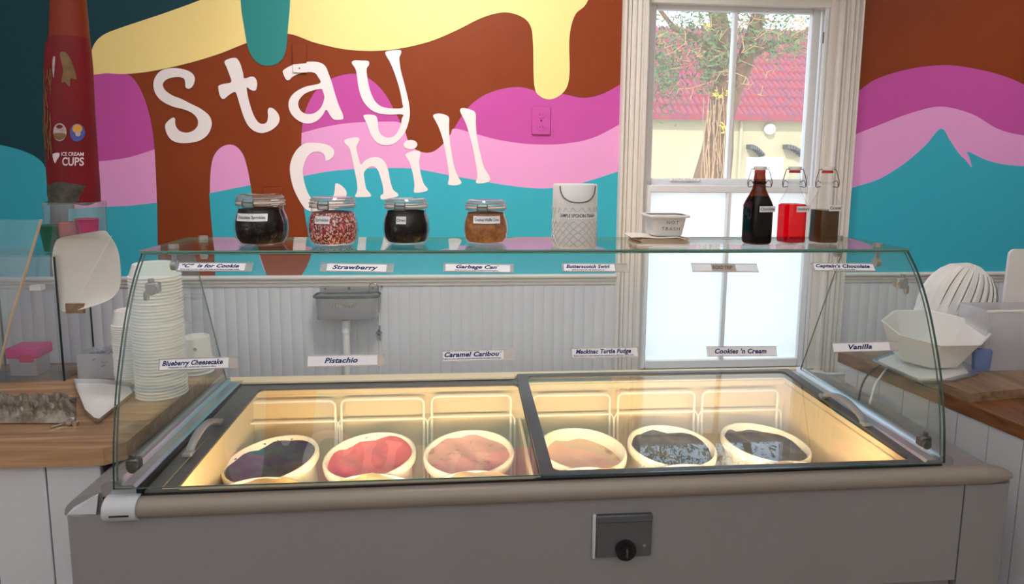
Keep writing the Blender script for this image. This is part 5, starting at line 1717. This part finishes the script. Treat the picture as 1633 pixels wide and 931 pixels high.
# ribbed white dome (nested paper bowls leaning) behind the bowl
dcen = at(1545, 470, 1, 0.62)
dome = thing('ribbed_hood', 'white ribbed paper hood leaning behind the octagonal bowl', 'paper hood', (dcen.x, 0.62, RT_))
Rd = Matrix.Rotation(math.radians(22), 4, 'Y')
Md = Matrix.Translation((dcen.x - 0.01, 0.655, dcen.z - 0.030)) @ Rd
rings = []
for i in range(12):
    t_ = i / 11
    zz = -0.13 + 0.26 * t_
    w_ = 0.118 * math.sqrt(max(0.0, 1 - max(0, (t_ - 0.45) / 0.56) ** 2.2)) if t_ > 0.45 else 0.118 * (0.92 + 0.08 * t_ / 0.45)
    ring = []
    for j in range(48):
        a = 2 * PI * j / 48
        k = 1 + 0.025 * (1 if j % 2 else -1) * (1 if t_ > 0.3 else 0.2)
        ring.append(tuple(Md @ Vector((w_ * k * math.cos(a), w_ * 0.72 * k * math.sin(a), zz))))
    rings.append(ring)
part('hood_shell', B().loft(rings), 'plastic_white', dome, angle=0.15)
b = B()
for j in range(9):
    a = -PI / 2 - 0.9 + 0.225 * j
    pts = []
    for i in range(4, 11):
        t_ = i / 11
        zz = -0.13 + 0.26 * t_
        w_ = 0.118 * math.sqrt(max(0.0, 1 - max(0, (t_ - 0.45) / 0.56) ** 2.2)) if t_ > 0.45 else 0.118 * (0.92 + 0.08 * t_ / 0.45)
        pts.append(tuple(Md @ Vector((w_ * 1.02 * math.cos(a), w_ * 0.74 * math.sin(a), zz))))
    b.tube(pts, [0.0004, 0.001, 0.0014, 0.0014, 0.0014, 0.001, 0.0005], 5)
part('hood_crease', b, 'ink_grey', dome)
part('hood_foot', B().lathe([(0.085, RT_ + 0.001), (0.08, dcen.z - 0.15)], (dcen.x - 0.06, 0.645, 0), 24), 'plastic_white', dome)

# clear bin with a blue scoop, and a white board standing behind
q = at(1600, 605, 2, RT_)
bn_ = thing('clear_bin', 'cloudy plastic bin at the right edge beside the octagonal bowl', 'bin', (q.x + 0.05, 0.52, RT_))
x0, x1 = at(1568, 560, 1, 0.44).x, at(1690, 560, 1, 0.44).x
zt_b = at(1600, 492, 1, 0.46).z
b = B()
for (q0, q1, r0, r1) in ((x0, x1, 0.435, 0.439), (x0, x1, 0.546, 0.55), (x0, x0 + 0.004, 0.435, 0.55), (x1 - 0.004, x1, 0.435, 0.55)):
    b.box(q0, q1, r0, r1, RT_, zt_b, 0.001)
b.box(x0, x1, 0.435, 0.55, RT_, RT_ + 0.004)
part('bin_walls', b, 'bin_plastic', bn_)
part('bin_rim', B().box(x0 - 0.006, x1 + 0.006, 0.429, 0.437, zt_b - 0.006, zt_b + 0.002, 0.002), 'plastic_white', bn_)
mat('plastic_blue', (112, 132, 178), 0.4)
q = at(1558, 565, 1, 0.445)
o = part('blue_scoop', B().lathe([(0.020, 0, 0.008, 4), (0.026, 0.01, 0.010, 4), (0.028, 0.06, 0.011, 4), (0.024, 0.068, 0.009, 4)], (q.x + 0.012, 0.44, RT_), 24), 'plastic_blue', None)
tag(o, 'blue plastic scoop standing between the bowl and the cloudy bin', 'scoop')
q = at(1594, 470, 1, 0.60)
o = part('clear_sheet', B().box(q.x - 0.006, q.x + 0.035, 0.70, 0.703, RT_, at(1594, 440, 1, 0.7).z, 0.0005), 'cloudy_plastic', None)
tag(o, 'tall narrow cloudy plastic sheet beside the ribbed hood', 'plastic sheet')
q0 = at(1602, 396, 1, 0.80)
o = part('white_board', B().prism(arc(q0.x + 0.022, q0.z - 0.022, 0.022, 180, 90, 6) + [(q0.x + 0.32, q0.z), (q0.x + 0.32, RT_), (q0.x - 0.006, RT_)], 1, 0.775, 0.785), 'plastic_white', None)
tag(o, 'rounded white plastic board standing at the far right edge', 'board')

# cables
for (us, mt, lb) in ((((1410, 585), (1392, 590), (1380, 603), (1372, 622), (1369, 645)), 'black_rubber', 'black power cable drooping off the right counter onto the cabinet'), (((1420, 590), (1406, 598), (1396, 612), (1390, 632), (1386, 655)), 'plastic_white', 'white power cable drooping off the right counter onto the cabinet')):
    pts = []
    for i, (u, v) in enumerate(us):
        q = at(u, v, 1, (0.53, 0.50, 0.46, 0.42, 0.38)[i])
        pts.append((q.x, q.y, q.z if i > 0 else RT_ + 0.002))
    pts[-1] = (pts[-1][0], pts[-1][1], max(pts[-1][2], -0.0085))     # resting on the cabinet's shoulder
    o = part('power_cable', B().tube(cat_rom(pts, 6, False), 0.003, 6), mt, None)
    tag(o, lb, 'cable', 'cables off the right counter')
